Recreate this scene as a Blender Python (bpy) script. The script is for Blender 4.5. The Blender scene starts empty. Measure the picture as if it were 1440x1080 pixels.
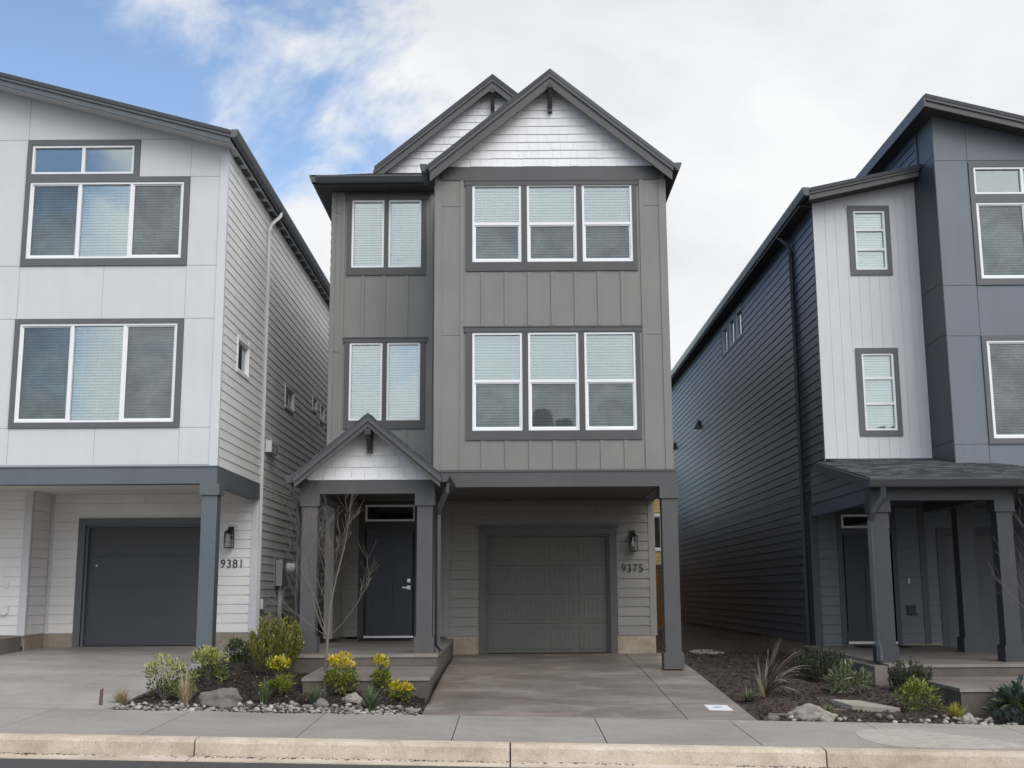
import bpy, math, random
from mathutils import Vector, Matrix, noise
R = math.radians
scene = bpy.context.scene
COL = scene.collection
random.seed(7)

# ------------------------------------------------------------------ camera, sky, sun, exposure
EYE = 1.17
cam = bpy.data.cameras.new('camera'); camo = bpy.data.objects.new('camera', cam); COL.objects.link(camo)
cam.sensor_width = 36; cam.lens = 36 * 1656 / 1440; cam.clip_start = .1; cam.clip_end = 3000
_p, _r = R(10.0), R(-.33)
_R0 = Vector((1, 0, 0)); _U0 = Vector((0, -math.sin(_p), math.cos(_p))); _F = Vector((0, math.cos(_p), math.sin(_p)))
_R = _R0 * math.cos(_r) + _U0 * math.sin(_r); _U = -_R0 * math.sin(_r) + _U0 * math.cos(_r)
camo.matrix_world = Matrix(((_R.x, _U.x, -_F.x, 0), (_R.y, _U.y, -_F.y, 0), (_R.z, _U.z, -_F.z, EYE), (0, 0, 0, 1)))
scene.camera = camo

SUN_EL, SUN_AZ = R(45), R(155)          # azimuth from +Y towards +X
sd = Vector((math.sin(SUN_AZ) * math.cos(SUN_EL), math.cos(SUN_AZ) * math.cos(SUN_EL), math.sin(SUN_EL)))
sun = bpy.data.lights.new('sun', 'SUN'); sun.energy = 1.3; sun.angle = R(44); sun.color = (1, .955, .9)
suno = bpy.data.objects.new('sun', sun); COL.objects.link(suno)
suno.rotation_euler = sd.to_track_quat('Z', 'Y').to_euler()

world = bpy.data.worlds.new('World'); scene.world = world; world.use_nodes = True
wn, wl = world.node_tree.nodes, world.node_tree.links
wn.clear()
wo = wn.new('ShaderNodeOutputWorld')
sky = wn.new('ShaderNodeTexSky'); sky.sky_type = 'NISHITA'; sky.sun_disc = False
sky.sun_elevation = SUN_EL; sky.sun_rotation = SUN_AZ; sky.air_density = 1.0; sky.dust_density = .6; sky.ozone_density = 1.5
bg1 = wn.new('ShaderNodeBackground'); bg1.inputs[1].default_value = .15; wl.new(sky.outputs[0], bg1.inputs[0])
bg2 = wn.new('ShaderNodeBackground'); bg2.inputs[1].default_value = 1.0
mixs = wn.new('ShaderNodeMixShader')
tc = wn.new('ShaderNodeTexCoord')
def W(t, **k):
    n = wn.new(t)
    for a, b in k.items(): setattr(n, a, b)
    return n
def wmath(op, a, b=None, c=None, clamp=False):
    n = W('ShaderNodeMath', operation=op, use_clamp=clamp)
    for i, v in enumerate((a, b, c)):
        if v is None: continue
        if isinstance(v, (int, float)): n.inputs[i].default_value = v
        else: wl.new(v, n.inputs[i])
    return n.outputs[0]
def wnoise(scale, detail, rough, loc, stretch=(1, 1, 1.6), dist=0.0):
    mp = W('ShaderNodeMapping'); mp.inputs['Location'].default_value = loc; mp.inputs['Scale'].default_value = stretch
    wl.new(tc.outputs['Generated'], mp.inputs[0])
    n = W('ShaderNodeTexNoise'); n.inputs['Scale'].default_value = scale; n.inputs['Detail'].default_value = detail
    n.inputs['Roughness'].default_value = rough; n.inputs['Distortion'].default_value = dist
    wl.new(mp.outputs[0], n.inputs['Vector']); return n.outputs['Fac']
sep = W('ShaderNodeSeparateXYZ'); wl.new(tc.outputs['Generated'], sep.inputs[0])
n1 = wnoise(5.5, 9, .58, (3.1, 1.7, .4), dist=.35)
n2 = wnoise(2.2, 3, .5, (.3, 4.2, 2.0))
# cover grows towards +X (the cloud deck), thins out towards -X where blue shows
cov = wmath('MULTIPLY_ADD', sep.outputs[0], 4.6, 1.17)
cov = wmath('ADD', cov, wmath('MULTIPLY', wmath('MAXIMUM', wmath('MULTIPLY', sep.outputs[1], -1.0), 0.0), .75))
cov = wmath('MINIMUM', cov, 1.0)
cov = wmath('MAXIMUM', cov, -.22)
fac = wmath('ADD', wmath('MULTIPLY_ADD', n1, 3.4, -1.7), wmath('MULTIPLY_ADD', n2, 1.2, -.6))
fac = wmath('ADD', fac, cov)
mr = W('ShaderNodeMapRange', interpolation_type='SMOOTHSTEP'); mr.inputs['From Min'].default_value = -.12; mr.inputs['From Max'].default_value = .62
mr.inputs['To Min'].default_value = .0
wl.new(fac, mr.inputs[0])
n3 = wnoise(2.6, 6, .55, (7.7, .2, 5.1), dist=.3)
cr = W('ShaderNodeValToRGB')
cr.color_ramp.elements[0].position = .36; cr.color_ramp.elements[0].color = (.545, .562, .59, 1)
cr.color_ramp.elements[1].position = .62; cr.color_ramp.elements[1].color = (.695, .70, .705, 1)
wl.new(n3, cr.inputs[0]); wl.new(cr.outputs[0], bg2.inputs[0])
dt = W('ShaderNodeVectorMath', operation='DOT_PRODUCT'); wl.new(tc.outputs['Generated'], dt.inputs[0]); dt.inputs[1].default_value = sd   # clouds are brighter towards the sun
wl.new(wmath('MULTIPLY_ADD', wmath('MAXIMUM', dt.outputs['Value'], 0.0), .95, 1.05), bg2.inputs[1])
wl.new(mr.outputs[0], mixs.inputs[0]); wl.new(bg1.outputs[0], mixs.inputs[1]); wl.new(bg2.outputs[0], mixs.inputs[2])
wl.new(mixs.outputs[0], wo.inputs[0])
vs = scene.view_settings
vs.view_transform = 'Standard'; vs.look = 'None'; vs.exposure = .40; vs.gamma = 1; vs.use_curve_mapping = False

# ------------------------------------------------------------------ materials
def newmat(name):
    m = bpy.data.materials.new(name); m.use_nodes = True
    nt = m.node_tree; return m, nt, nt.nodes['Principled BSDF']
def N(nt, t, **k):
    n = nt.nodes.new(t)
    for a, b in k.items(): setattr(n, a, b)
    return n
def noise_node(nt, scale, detail=4, rough=.55, stretch=None, dist=0):
    c = N(nt, 'ShaderNodeTexCoord'); v = c.outputs['Object']
    if stretch:
        mp = N(nt, 'ShaderNodeMapping'); mp.inputs['Scale'].default_value = stretch
        nt.links.new(v, mp.inputs[0]); v = mp.outputs[0]
    n = N(nt, 'ShaderNodeTexNoise'); n.inputs['Scale'].default_value = scale
    n.inputs['Detail'].default_value = detail; n.inputs['Roughness'].default_value = rough; n.inputs['Distortion'].default_value = dist
    nt.links.new(v, n.inputs['Vector']); return n.outputs['Fac']
def ramp(nt, f, stops):
    r = N(nt, 'ShaderNodeValToRGB'); e = r.color_ramp.elements
    while len(e) < len(stops): e.new(.5)
    for i, (p, c) in enumerate(stops): e[i].position = p; e[i].color = (*c, 1)
    nt.links.new(f, r.inputs[0]); return r.outputs[0]
def bump(nt, b, f, strength, dist):
    n = N(nt, 'ShaderNodeBump'); n.inputs['Strength'].default_value = strength; n.inputs['Distance'].default_value = dist
    nt.links.new(f, n.inputs['Height']); nt.links.new(n.outputs[0], b.inputs['Normal'])
def mixc(nt, f, a, b, mode='MIX'):
    n = N(nt, 'ShaderNodeMix', data_type='RGBA', blend_type=mode)
    for s, v in ((0, f), (6, a), (7, b)):
        if isinstance(v, (int, float)): n.inputs[s].default_value = v
        elif isinstance(v, tuple): n.inputs[s].default_value = (*v, 1)
        else: nt.links.new(v, n.inputs[s])
    return n.outputs[2]
def sc(c, k): return tuple(min(1, x * k) for x in c)
def paint(name, c, rough=.5, var=.08, grain=.25, stretch=None, spec=.4):
    m, nt, b = newmat(name)
    f = noise_node(nt, 1.1, 6, .6, stretch)
    st = noise_node(nt, 6.5, 6, .65, (1, 1, .10))
    col = mixc(nt, 1.0, ramp(nt, f, [(.3, sc(c, 1 - var)), (.7, sc(c, 1 + var))]), ramp(nt, st, [(.35, (1 - var * .9,) * 3), (.62, (1.0,) * 3)]), 'MULTIPLY')
    nt.links.new(col, b.inputs['Base Color'])
    b.inputs['Roughness'].default_value = rough; b.inputs['Specular IOR Level'].default_value = spec
    if grain: bump(nt, b, noise_node(nt, 60, 5, .7, (1, 1, 5)), grain, .002)
    return m
def wood_grain_siding(name, c, rough, var=.10, spec=.45):
    m, nt, b = newmat(name)
    g = N(nt, 'ShaderNodeNewGeometry')
    isl = ramp(nt, g.outputs['Random Per Island'], [(0, sc(c, 1 - var)), (1, sc(c, 1 + var))])
    f = noise_node(nt, 1.3, 7, .65, (1, 1, .6))
    nt.links.new(mixc(nt, .6, isl, ramp(nt, f, [(.25, sc(c, .86)), (.75, sc(c, 1.12))])), b.inputs['Base Color'])
    b.inputs['Roughness'].default_value = rough; b.inputs['Specular IOR Level'].default_value = spec
    bump(nt, b, noise_node(nt, 14, 6, .7, (1, 1, 7)), .35, .004)
    return m
M = {}
M['taupe'] = paint('taupe panel paint', (.205, .202, .193), .5, .07)
M['taupe_lap'] = wood_grain_siding('taupe lap siding', (.198, .194, .182), .5)
M['charcoal'] = paint('charcoal trim paint', (.082, .081, .083), .45, .08)
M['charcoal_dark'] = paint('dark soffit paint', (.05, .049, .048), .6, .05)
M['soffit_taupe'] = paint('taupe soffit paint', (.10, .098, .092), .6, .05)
M['white_panel'] = paint('white panel paint', (.595, .60, .625), .5, .035, .1)
M['white_lap'] = wood_grain_siding('white lap siding', (.77, .765, .76), .5, .05)
M['white_shake'] = wood_grain_siding('white shake shingles', (.80, .80, .815), .6, .05)
M['bounce_soffit'] = paint('bounce tinted soffit paint', (.78, .74, .68), .6, .03)  # white soffit with warm bounce light mixed into its colour
M['slate_trim'] = paint('slate blue trim paint', (.112, .130, .145), .45, .06)
M['grey_trim'] = paint('grey window casing paint', (.115, .118, .128), .5, .06)
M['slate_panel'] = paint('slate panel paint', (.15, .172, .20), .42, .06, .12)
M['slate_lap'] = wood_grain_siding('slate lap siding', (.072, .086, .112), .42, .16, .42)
M['slate_porch_lap'] = wood_grain_siding('slate porch siding', (.115, .13, .15), .5, .08)
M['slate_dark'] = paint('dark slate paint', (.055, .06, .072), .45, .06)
M['slate_post'] = paint('slate post paint', (.044, .047, .053), .45, .06)
M['garage_dark'] = paint('dark garage door paint', (.064, .066, .071), .45, .05)
M['garage_taupe'] = paint('taupe garage door paint', (.098, .098, .092), .5, .05, .35)
M['garage_slate'] = paint('slate garage door paint', (.105, .11, .122), .5, .05)
M['door_navy'] = paint('navy door paint', (.022, .026, .036), .35, .06, .05)
M['vinyl'] = paint('white vinyl', (.80, .81, .83), .35, .01, 0)
M['yellow_lap'] = wood_grain_siding('yellow lap siding', (.52, .40, .17), .55, .05)
M['brown_trim'] = paint('brown trim paint', (.09, .065, .055), .5, .1)
M['cedar'] = paint('orange cedar boards', (.42, .19, .05), .6, .25, .3, (4, 4, .4))
M['black_metal'] = paint('black metal', (.012, .012, .013), .4, .05, 0)
M['meter_grey'] = paint('grey meter enclosure', (.36, .37, .39), .45, .05, 0)
M['white_plastic'] = paint('white plastic', (.72, .73, .74), .4, .03, 0)
M['rubber'] = paint('black rubber mat', (.012, .012, .012), .8, .1, .3)
M['gutter_dark'] = paint('dark metal gutter', (.06, .062, .068), .32, .05, 0, spec=.5)
M['gutter_white'] = paint('white downspout metal', (.62, .62, .63), .4, .03, 0)

m, nt, b = newmat('brushed nickel'); b.inputs['Metallic'].default_value = 1; b.inputs['Base Color'].default_value = (.6, .6, .6, 1); b.inputs['Roughness'].default_value = .3; M['nickel'] = m

def glassmat(name, tint, base):
    m = bpy.data.materials.new(name); m.use_nodes = True; nt = m.node_tree; nt.nodes.clear()
    o = N(nt, 'ShaderNodeOutputMaterial'); t = N(nt, 'ShaderNodeBsdfTransparent'); t.inputs[0].default_value = (*tint, 1)
    g = N(nt, 'ShaderNodeBsdfGlossy'); g.inputs['Roughness'].default_value = .015; g.inputs[0].default_value = (.9, .95, .97, 1)
    f = N(nt, 'ShaderNodeFresnel'); f.inputs[0].default_value = 1.5
    a = N(nt, 'ShaderNodeMath', operation='ADD', use_clamp=True); a.inputs[1].default_value = base
    x = N(nt, 'ShaderNodeMixShader'); nt.links.new(f.outputs[0], a.inputs[0]); nt.links.new(a.outputs[0], x.inputs[0])
    bn = noise_node(nt, .9, 2, .5)
    bp = N(nt, 'ShaderNodeBump'); bp.inputs['Strength'].default_value = .12; bp.inputs['Distance'].default_value = .02
    nt.links.new(bn, bp.inputs['Height']); nt.links.new(bp.outputs[0], g.inputs['Normal'])
    nt.links.new(t.outputs[0], x.inputs[1]); nt.links.new(g.outputs[0], x.inputs[2]); nt.links.new(x.outputs[0], o.inputs[0]); return m
M['glass'] = glassmat('window glass', (.90, .955, .95), .15)
M['glass_lantern'] = glassmat('lantern glass', (.95, .95, .93), .02)
def screenmat():
    m = bpy.data.materials.new('insect screen mesh'); m.use_nodes = True; nt = m.node_tree; nt.nodes.clear()
    o = N(nt, 'ShaderNodeOutputMaterial'); t = N(nt, 'ShaderNodeBsdfTransparent'); d = N(nt, 'ShaderNodeBsdfDiffuse'); d.inputs[0].default_value = (.10, .107, .115, 1)
    x = N(nt, 'ShaderNodeMixShader')
    nt.links.new(ramp(nt, noise_node(nt, 1.7, 4, .6, None, .8), [(.3, (.36,) * 3), (.72, (.58,) * 3)]), x.inputs[0])
    nt.links.new(t.outputs[0], x.inputs[1]); nt.links.new(d.outputs[0], x.inputs[2]); nt.links.new(x.outputs[0], o.inputs[0]); return m
M['screen'] = screenmat()
M['blind'] = paint('white blind slats', (.76, .80, .80), .5, .02, 0)
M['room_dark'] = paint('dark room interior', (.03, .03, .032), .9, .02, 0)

def concrete(name, c1, c2, c3, scale=.9, rough=.75, wet=None, speck=.16):
    m, nt, b = newmat(name)
    base = ramp(nt, noise_node(nt, scale, 8, .66, (1, 1.6, 1), .4), [(.28, c1), (.5, c2), (.74, c3)])
    fine = noise_node(nt, 55, 4, .75)
    col = mixc(nt, 1.0, base, ramp(nt, fine, [(.25, (1 - speck,) * 3), (.8, (1 + speck * .3,) * 3)]), 'MULTIPLY')
    spots = noise_node(nt, 5.5, 6, .7, None, 1.0)
    col = mixc(nt, ramp(nt, spots, [(.60, (0, 0, 0)), (.72, (.32,) * 3)]), col, sc(c1, .55))
    lit = noise_node(nt, 9, 8, .8, (1, 3, 1), 1.5)
    col = mixc(nt, ramp(nt, lit, [(.62, (0, 0, 0)), (.74, (.35,) * 3)]), col, sc(c3, 1.25))
    isl = N(nt, 'ShaderNodeNewGeometry').outputs['Random Per Island']
    col = mixc(nt, 1.0, col, ramp(nt, isl, [(0, (.9,) * 3), (1, (1.06,) * 3)]), 'MULTIPLY')
    stn = noise_node(nt, 2.4, 7, .72, None, 1.6)
    col = mixc(nt, ramp(nt, stn, [(.54, (0, 0, 0)), (.66, (.38,) * 3)]), col, sc(c1, .72))
    nt.links.new(col, b.inputs['Base Color'])
    if wet: nt.links.new(ramp(nt, noise_node(nt, .7, 5, .6, None, .5), [(.35, (wet,) * 3), (.65, (rough,) * 3)]), b.inputs['Roughness'])
    else: b.inputs['Roughness'].default_value = rough
    bump(nt, b, fine, .35, .004); return m
M['walk'] = concrete('sidewalk concrete', (.265, .245, .215), (.335, .312, .278), (.40, .375, .338), .7, speck=.42)
M['kerb'] = concrete('cream kerb concrete', (.42, .345, .255), (.60, .51, .40), (.71, .63, .52), 1.8, .85, speck=.4)
M['drive_brown'] = concrete('damp brown driveway concrete', (.15, .120, .098), (.222, .185, .156), (.37, .328, .29), .9, .62, .34, speck=.42)
M['drive_grey'] = concrete('grey driveway concrete', (.25, .225, .205), (.335, .31, .285), (.42, .395, .37), .6, .7, .45, speck=.3)
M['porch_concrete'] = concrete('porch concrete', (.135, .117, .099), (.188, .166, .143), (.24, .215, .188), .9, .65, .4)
M['porch_riser'] = concrete('shade toned concrete', (.075, .060, .048), (.118, .098, .082), (.165, .142, .122), 1.3, .75, speck=.3)  # darker copy of the porch concrete; imitates shade on the risers
M['stem'] = concrete('foundation concrete', (.24, .19, .14), (.36, .30, .235), (.44, .385, .31), 2.2, .8, speck=.3)
M['patch'] = concrete('pale scoured concrete', (.36, .33, .275), (.45, .42, .36), (.56, .53, .47), 6, .85, speck=.5)
M['asphalt'] = concrete('asphalt', (.045, .043, .042), (.06, .057, .055), (.075, .072, .07), 1.2, .85, speck=.5)
M['board_stone'] = concrete('pale flat stone', (.22, .20, .16), (.30, .275, .225), (.36, .34, .29), 4, .8)

def soil(name, c1, c2, c3):
    m, nt, b = newmat(name)
    f = noise_node(nt, 9, 9, .75, None, .6)
    col = ramp(nt, f, [(.3, c1), (.52, c2), (.72, c3)])
    f2 = noise_node(nt, 45, 5, .8)
    col = mixc(nt, 1.0, col, ramp(nt, f2, [(.3, (.5,) * 3), (.75, (1.2,) * 3)]), 'MULTIPLY')
    nt.links.new(col, b.inputs['Base Color']); b.inputs['Roughness'].default_value = .95
    bump(nt, b, f2, .9, .02); return m
M['mulch'] = soil('dark mulch', (.016, .010, .008), (.027, .018, .013), (.046, .032, .024))
M['dirt'] = soil('brown dirt', (.036, .024, .018), (.066, .045, .034), (.11, .082, .064))
M['earth'] = soil('bare earth', (.06, .05, .04), (.09, .08, .065), (.12, .105, .09))
def island(name, stops, rough=.6, objrand=False, sss=0, grain=None):
    m, nt, b = newmat(name)
    if objrand: f = N(nt, 'ShaderNodeObjectInfo').outputs['Random']
    else: f = N(nt, 'ShaderNodeNewGeometry').outputs['Random Per Island']
    col = ramp(nt, f, stops)
    if grain:
        g = noise_node(nt, grain, 6, .7)
        col = mixc(nt, 1.0, col, ramp(nt, g, [(.25, (.62,) * 3), (.75, (1.2,) * 3)]), 'MULTIPLY'); bump(nt, b, g, .5, .01)
    nt.links.new(col, b.inputs['Base Color']); b.inputs['Roughness'].default_value = rough
    if sss:
        tr = N(nt, 'ShaderNodeBsdfTranslucent'); nt.links.new(col, tr.inputs[0])
        mx = N(nt, 'ShaderNodeMixShader'); mx.inputs[0].default_value = sss
        o = nt.nodes['Material Output']; nt.links.new(b.outputs[0], mx.inputs[1]); nt.links.new(tr.outputs[0], mx.inputs[2]); nt.links.new(mx.outputs[0], o.inputs[0])
    return m
M['chip'] = island('bark chips', [(0, (.012, .008, .006)), (.7, (.034, .023, .017)), (.95, (.075, .053, .04)), (1, (.20, .17, .14))], .9)
M['roof'] = island('charcoal roof shingles', [(0, (.03, .031, .035)), (.5, (.058, .061, .068)), (1, (.125, .13, .14))], .85, grain=40)
M['stone'] = island('river stone', [(0, (.14, .13, .12)), (.4, (.235, .222, .205)), (.75, (.33, .31, .285)), (1, (.44, .415, .38))], .7, True, grain=18)
M['boulder'] = island('brown boulder', [(0, (.13, .115, .10)), (1, (.16, .145, .125))], .8, True, grain=12)
M['boulder_pale'] = island('pale boulder', [(0, (.26, .24, .20)), (1, (.28, .26, .22))], .8, True, grain=14)
M['bark'] = island('grey brown bark', [(0, (.12, .10, .086)), (1, (.19, .165, .145))], .8, grain=30)
M['stake'] = paint('weathered stake wood', (.16, .105, .07), .8, .3, .5)
L = lambda n, s, t=.3: island(n, s, .5, False, t)
M['leaf_variegated'] = L('variegated leaves', [(0, (.03, .055, .015)), (.45, (.08, .13, .03)), (.75, (.24, .27, .07)), (1, (.45, .44, .20))])
M['leaf_tip'] = L('cream yellow leaf tips', [(0, (.25, .28, .06)), (.6, (.50, .48, .13)), (1, (.62, .58, .28))])
M['leaf_gold'] = L('golden yellow leaves', [(0, (.48, .38, .02)), (.6, (.72, .56, .03)), (1, (.80, .68, .10))])
M['leaf_lime'] = L('lime leaves', [(0, (.05, .085, .015)), (.55, (.17, .21, .035)), (1, (.44, .42, .07))])
M['leaf_dark'] = L('dark green leaves', [(0, (.016, .03, .012)), (.6, (.04, .065, .025)), (1, (.12, .16, .07))])
M['leaf_heath'] = L('olive heath foliage', [(0, (.06, .07, .012)), (.5, (.20, .20, .03)), (1, (.42, .38, .07))])
M['leaf_juniper'] = L('juniper foliage', [(0, (.018, .03, .012)), (.6, (.045, .065, .022)), (1, (.09, .12, .04))])
M['leaf_blue'] = L('blue green foliage', [(0, (.02, .035, .03)), (.6, (.045, .075, .065)), (1, (.09, .13, .11))])
M['leaf_sage'] = L('sage striped leaves', [(0, (.06, .08, .035)), (.6, (.15, .175, .09)), (1, (.32, .33, .2))])
M['blade_green'] = L('grey green grass blades', [(0, (.05, .08, .035)), (.6, (.12, .16, .08)), (1, (.28, .32, .2))])
M['blade_straw'] = L('straw grass blades', [(0, (.26, .19, .10)), (.6, (.45, .36, .22)), (1, (.58, .50, .34))])
M['blade_yellow'] = L('yellow grass blades', [(0, (.20, .19, .03)), (.6, (.40, .36, .06)), (1, (.55, .48, .12))])
M['blade_bronze'] = L('bronze flax blades', [(0, (.055, .042, .032)), (.5, (.16, .125, .092)), (1, (.46, .39, .31))])
M['blade_pale'] = L('pale flax blades', [(0, (.34, .33, .16)), (1, (.44, .41, .2))])
M['leaf_dead'] = L('dry brown leaves', [(0, (.06, .04, .025)), (1, (.16, .11, .07))])

# ------------------------------------------------------------------ mesh helpers
class MB:
    def __init__(s): s.v = []; s.f = []; s.O = Vector((0, 0, 0)); s.u = Vector((1, 0, 0)); s.n = Vector((0, -1, 0))
    def frame(s, O, u, n): s.O, s.u, s.n = Vector(O), Vector(u), Vector(n); return s
    def face(s, pts):
        i = len(s.v); s.v += [Vector(p) for p in pts]; s.f.append(tuple(range(i, i + len(pts)))); return s
    def hexa(s, b, t):                       # bottom ring, top ring
        n = len(b); i = len(s.v); s.v += [Vector(p) for p in b] + [Vector(p) for p in t]
        s.f.append(tuple(range(i + n - 1, i - 1, -1))); s.f.append(tuple(range(i + n, i + 2 * n)))
        for k in range(n):
            j = (k + 1) % n; s.f.append((i + k, i + j, i + n + j, i + n + k))
        return s
    def box(s, x0, x1, y0, y1, z0, z1):
        return s.hexa([(x0, y0, z0), (x1, y0, z0), (x1, y1, z0), (x0, y1, z0)], [(x0, y0, z1), (x1, y0, z1), (x1, y1, z1), (x0, y1, z1)])
    def P(s, a, d, z): return s.O + s.u * a + s.n * d + Vector((0, 0, z))
    def fbox(s, a0, a1, d0, d1, z0, z1):     # box in the wall frame
        return s.hexa([s.P(a0, d0, z0), s.P(a1, d0, z0), s.P(a1, d1, z0), s.P(a0, d1, z0)], [s.P(a0, d0, z1), s.P(a1, d0, z1), s.P(a1, d1, z1), s.P(a0, d1, z1)])
    def prism(s, poly, axis, lo, hi):        # poly in the two other axes
        def mk(p, q):
            if axis == 'y': return (p[0], q, p[1])
            if axis == 'x': return (q, p[0], p[1])
            return (p[0], p[1], q)
        return s.hexa([mk(p, lo) for p in poly], [mk(p, hi) for p in poly])
    def tube(s, pts, rad, k=6, cap=True):
        pts = [Vector(p) for p in pts]; n = len(pts)
        if isinstance(rad, (int, float)): rad = [rad] * n
        i0 = len(s.v); ref = None
        for i, p in enumerate(pts):
            t = (pts[min(i + 1, n - 1)] - pts[max(i - 1, 0)]).normalized()
            if ref is None: ref = t.orthogonal().normalized()
            ref = (ref - t * ref.dot(t)).normalized(); bi = t.cross(ref)
            for j in range(k):
                a = 2 * math.pi * (j + .5) / k
                s.v.append(p + (ref * math.cos(a) + bi * math.sin(a)) * rad[i])
        for i in range(n - 1):
            for j in range(k):
                a, b = i0 + i * k + j, i0 + i * k + (j + 1) % k
                s.f.append((a, b, b + k, a + k))
        if cap: s.f.append(tuple(range(i0 + k - 1, i0 - 1, -1))); s.f.append(tuple(range(i0 + (n - 1) * k, i0 + n * k)))
        return s
    def plate(s, a0, a1, z0, z1, d0, d1, holes=(), clip=None):   # flat wall with openings (and a clip polygon)
        xs = sorted({a0, a1, *[h[i] for h in holes for i in (0, 1) if a0 < h[i] < a1]})
        zs = sorted({z0, z1, *[h[i] for h in holes for i in (2, 3) if z0 < h[i] < z1]})
        for xa, xb in zip(xs, xs[1:]):
            for za, zb in zip(zs, zs[1:]):
                cx, cz = (xa + xb) / 2, (za + zb) / 2
                if any(h[0] < cx < h[1] and h[2] < cz < h[3] for h in holes): continue
                s.slab([(xa, za), (xb, za), (xb, zb), (xa, zb)], d0, d1, clip)
        return s
    def slab(s, poly, d0, d1, clip=None, dz=None):
        if clip: poly = clip_poly(poly, clip)
        if len(poly) < 3: return s
        if dz:
            zl, zh, dl, dh = dz; D = lambda z: dl + (dh - dl) * (z - zl) / (zh - zl)
            return s.hexa([s.P(a, d0, z) for a, z in poly], [s.P(a, D(z), z) for a, z in poly])
        return s.hexa([s.P(a, d0, z) for a, z in poly], [s.P(a, d1, z) for a, z in poly])
    def courses(s, a0, a1, z0, z1, exp, thick=.024, wmin=2.6, wmax=3.7, gap=.003, lip=.012, holes=(), clip=None, jag=0, rnd=None, d=0.0):
        rnd = rnd or random; z = z0; k = 0
        while z < z1 - .01:
            zt = min(z + exp, z1); ivs = [(a0, a1)]
            for h in holes:
                if h[2] < zt - .001 and h[3] > z + .001:
                    nv = []
                    for p, q in ivs:
                        if h[0] > p: nv.append((p, min(q, h[0])))
                        if h[1] < q: nv.append((max(p, h[1]), q))
                    ivs = [v for v in nv if v[1] - v[0] > .01]
            for p, q in ivs:
                a = p; first = True
                while a < q - .005:
                    w = rnd.uniform(wmin, wmax) * (rnd.uniform(.25, 1) if first else 1); first = False
                    e = min(a + w, q)
                    if q - e < wmin * .3: e = q
                    zz = z + lip + (rnd.uniform(0, jag) if jag else 0)
                    s.slab([(a + gap, zz), (e - gap, zz), (e - gap, zt), (a + gap, zt)], d - .004, d + thick, clip, (z, zt, d + thick, d + thick * .45))
                    a = e
            z = zt; k += 1
        return s
    def grid(s, nx, ny, fn):
        i = len(s.v)
        for y in range(ny + 1):
            for x in range(nx + 1): s.v.append(Vector(fn(x / nx, y / ny)))
        for y in range(ny):
            for x in range(nx):
                a = i + y * (nx + 1) + x; s.f.append((a, a + 1, a + nx + 2, a + nx + 1))
        return s
    def build(s, name, mat, parent=None, smooth=False, fix=True):
        me = bpy.data.meshes.new(name)
        org = Vector((0, 0, 0)); p = parent
        while p: org += p.location; p = p.parent
        me.from_pydata([tuple(v - org) for v in s.v], [], s.f)
        me.materials.append(M[mat] if isinstance(mat, str) else mat)
        if fix:
            import bmesh
            bm = bmesh.new(); bm.from_mesh(me); bmesh.ops.recalc_face_normals(bm, faces=bm.faces); bm.to_mesh(me); bm.free()
        if smooth: me.polygons.foreach_set('use_smooth', [True] * len(me.polygons))
        me.update()
        o = bpy.data.objects.new(name, me); COL.objects.link(o)
        if parent: o.parent = parent
        return o
def clip_poly(poly, clip):                   # Sutherland-Hodgman, clip is convex and counter-clockwise
    out = list(poly)
    for i in range(len(clip)):
        (ax, ay), (bx, by) = clip[i], clip[(i + 1) % len(clip)]
        ins = lambda p: (bx - ax) * (p[1] - ay) - (by - ay) * (p[0] - ax) >= -1e-9
        src, out = out, []
        for j in range(len(src)):
            p, q = src[j], src[(j + 1) % len(src)]
            ip, iq = ins(p), ins(q)
            if ip: out.append(p)
            if ip != iq:
                dx, dy = q[0] - p[0], q[1] - p[1]
                den = (bx - ax) * dy - (by - ay) * dx
                t = ((by - ay) * (p[0] - ax) - (bx - ax) * (p[1] - ay)) / den
                out.append((p[0] + dx * t, p[1] + dy * t))
        if not out: return []
    res = []
    for p in out:
        if not res or abs(p[0] - res[-1][0]) + abs(p[1] - res[-1][1]) > 1e-4: res.append(p)
    if len(res) > 1 and abs(res[0][0] - res[-1][0]) + abs(res[0][1] - res[-1][1]) < 1e-4: res.pop()
    return res
def tag(o, label=None, cat=None, group=None, kind=None):
    if label: o['label'] = label
    if cat: o['category'] = cat
    if group: o['group'] = group
    if kind: o['kind'] = kind
    return o
def empty(name, loc, label, cat, group=None):
    o = bpy.data.objects.new(name, None); o.empty_display_size = .3; COL.objects.link(o); o.location = loc
    return tag(o, label, cat, group)
def copy_tree(o, parent=None):
    c = o.copy(); COL.objects.link(c)
    if parent: c.parent = parent
    for ch in list(o.children): copy_tree(ch, c)
    return c
def boards(name, mat, parent, fr, lst):
    for b6 in lst: MB().frame(*fr).fbox(*b6).build(name, mat, parent)
FRONT = lambda Y: ((0, Y, 0), (1, 0, 0), (0, -1, 0))
SIDE_R = lambda X: ((X, 0, 0), (0, 1, 0), (1, 0, 0))      # a wall facing +X, a = Y
SIDE_L = lambda X: ((X, 0, 0), (0, 1, 0), (-1, 0, 0))     # a wall facing -X

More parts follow.
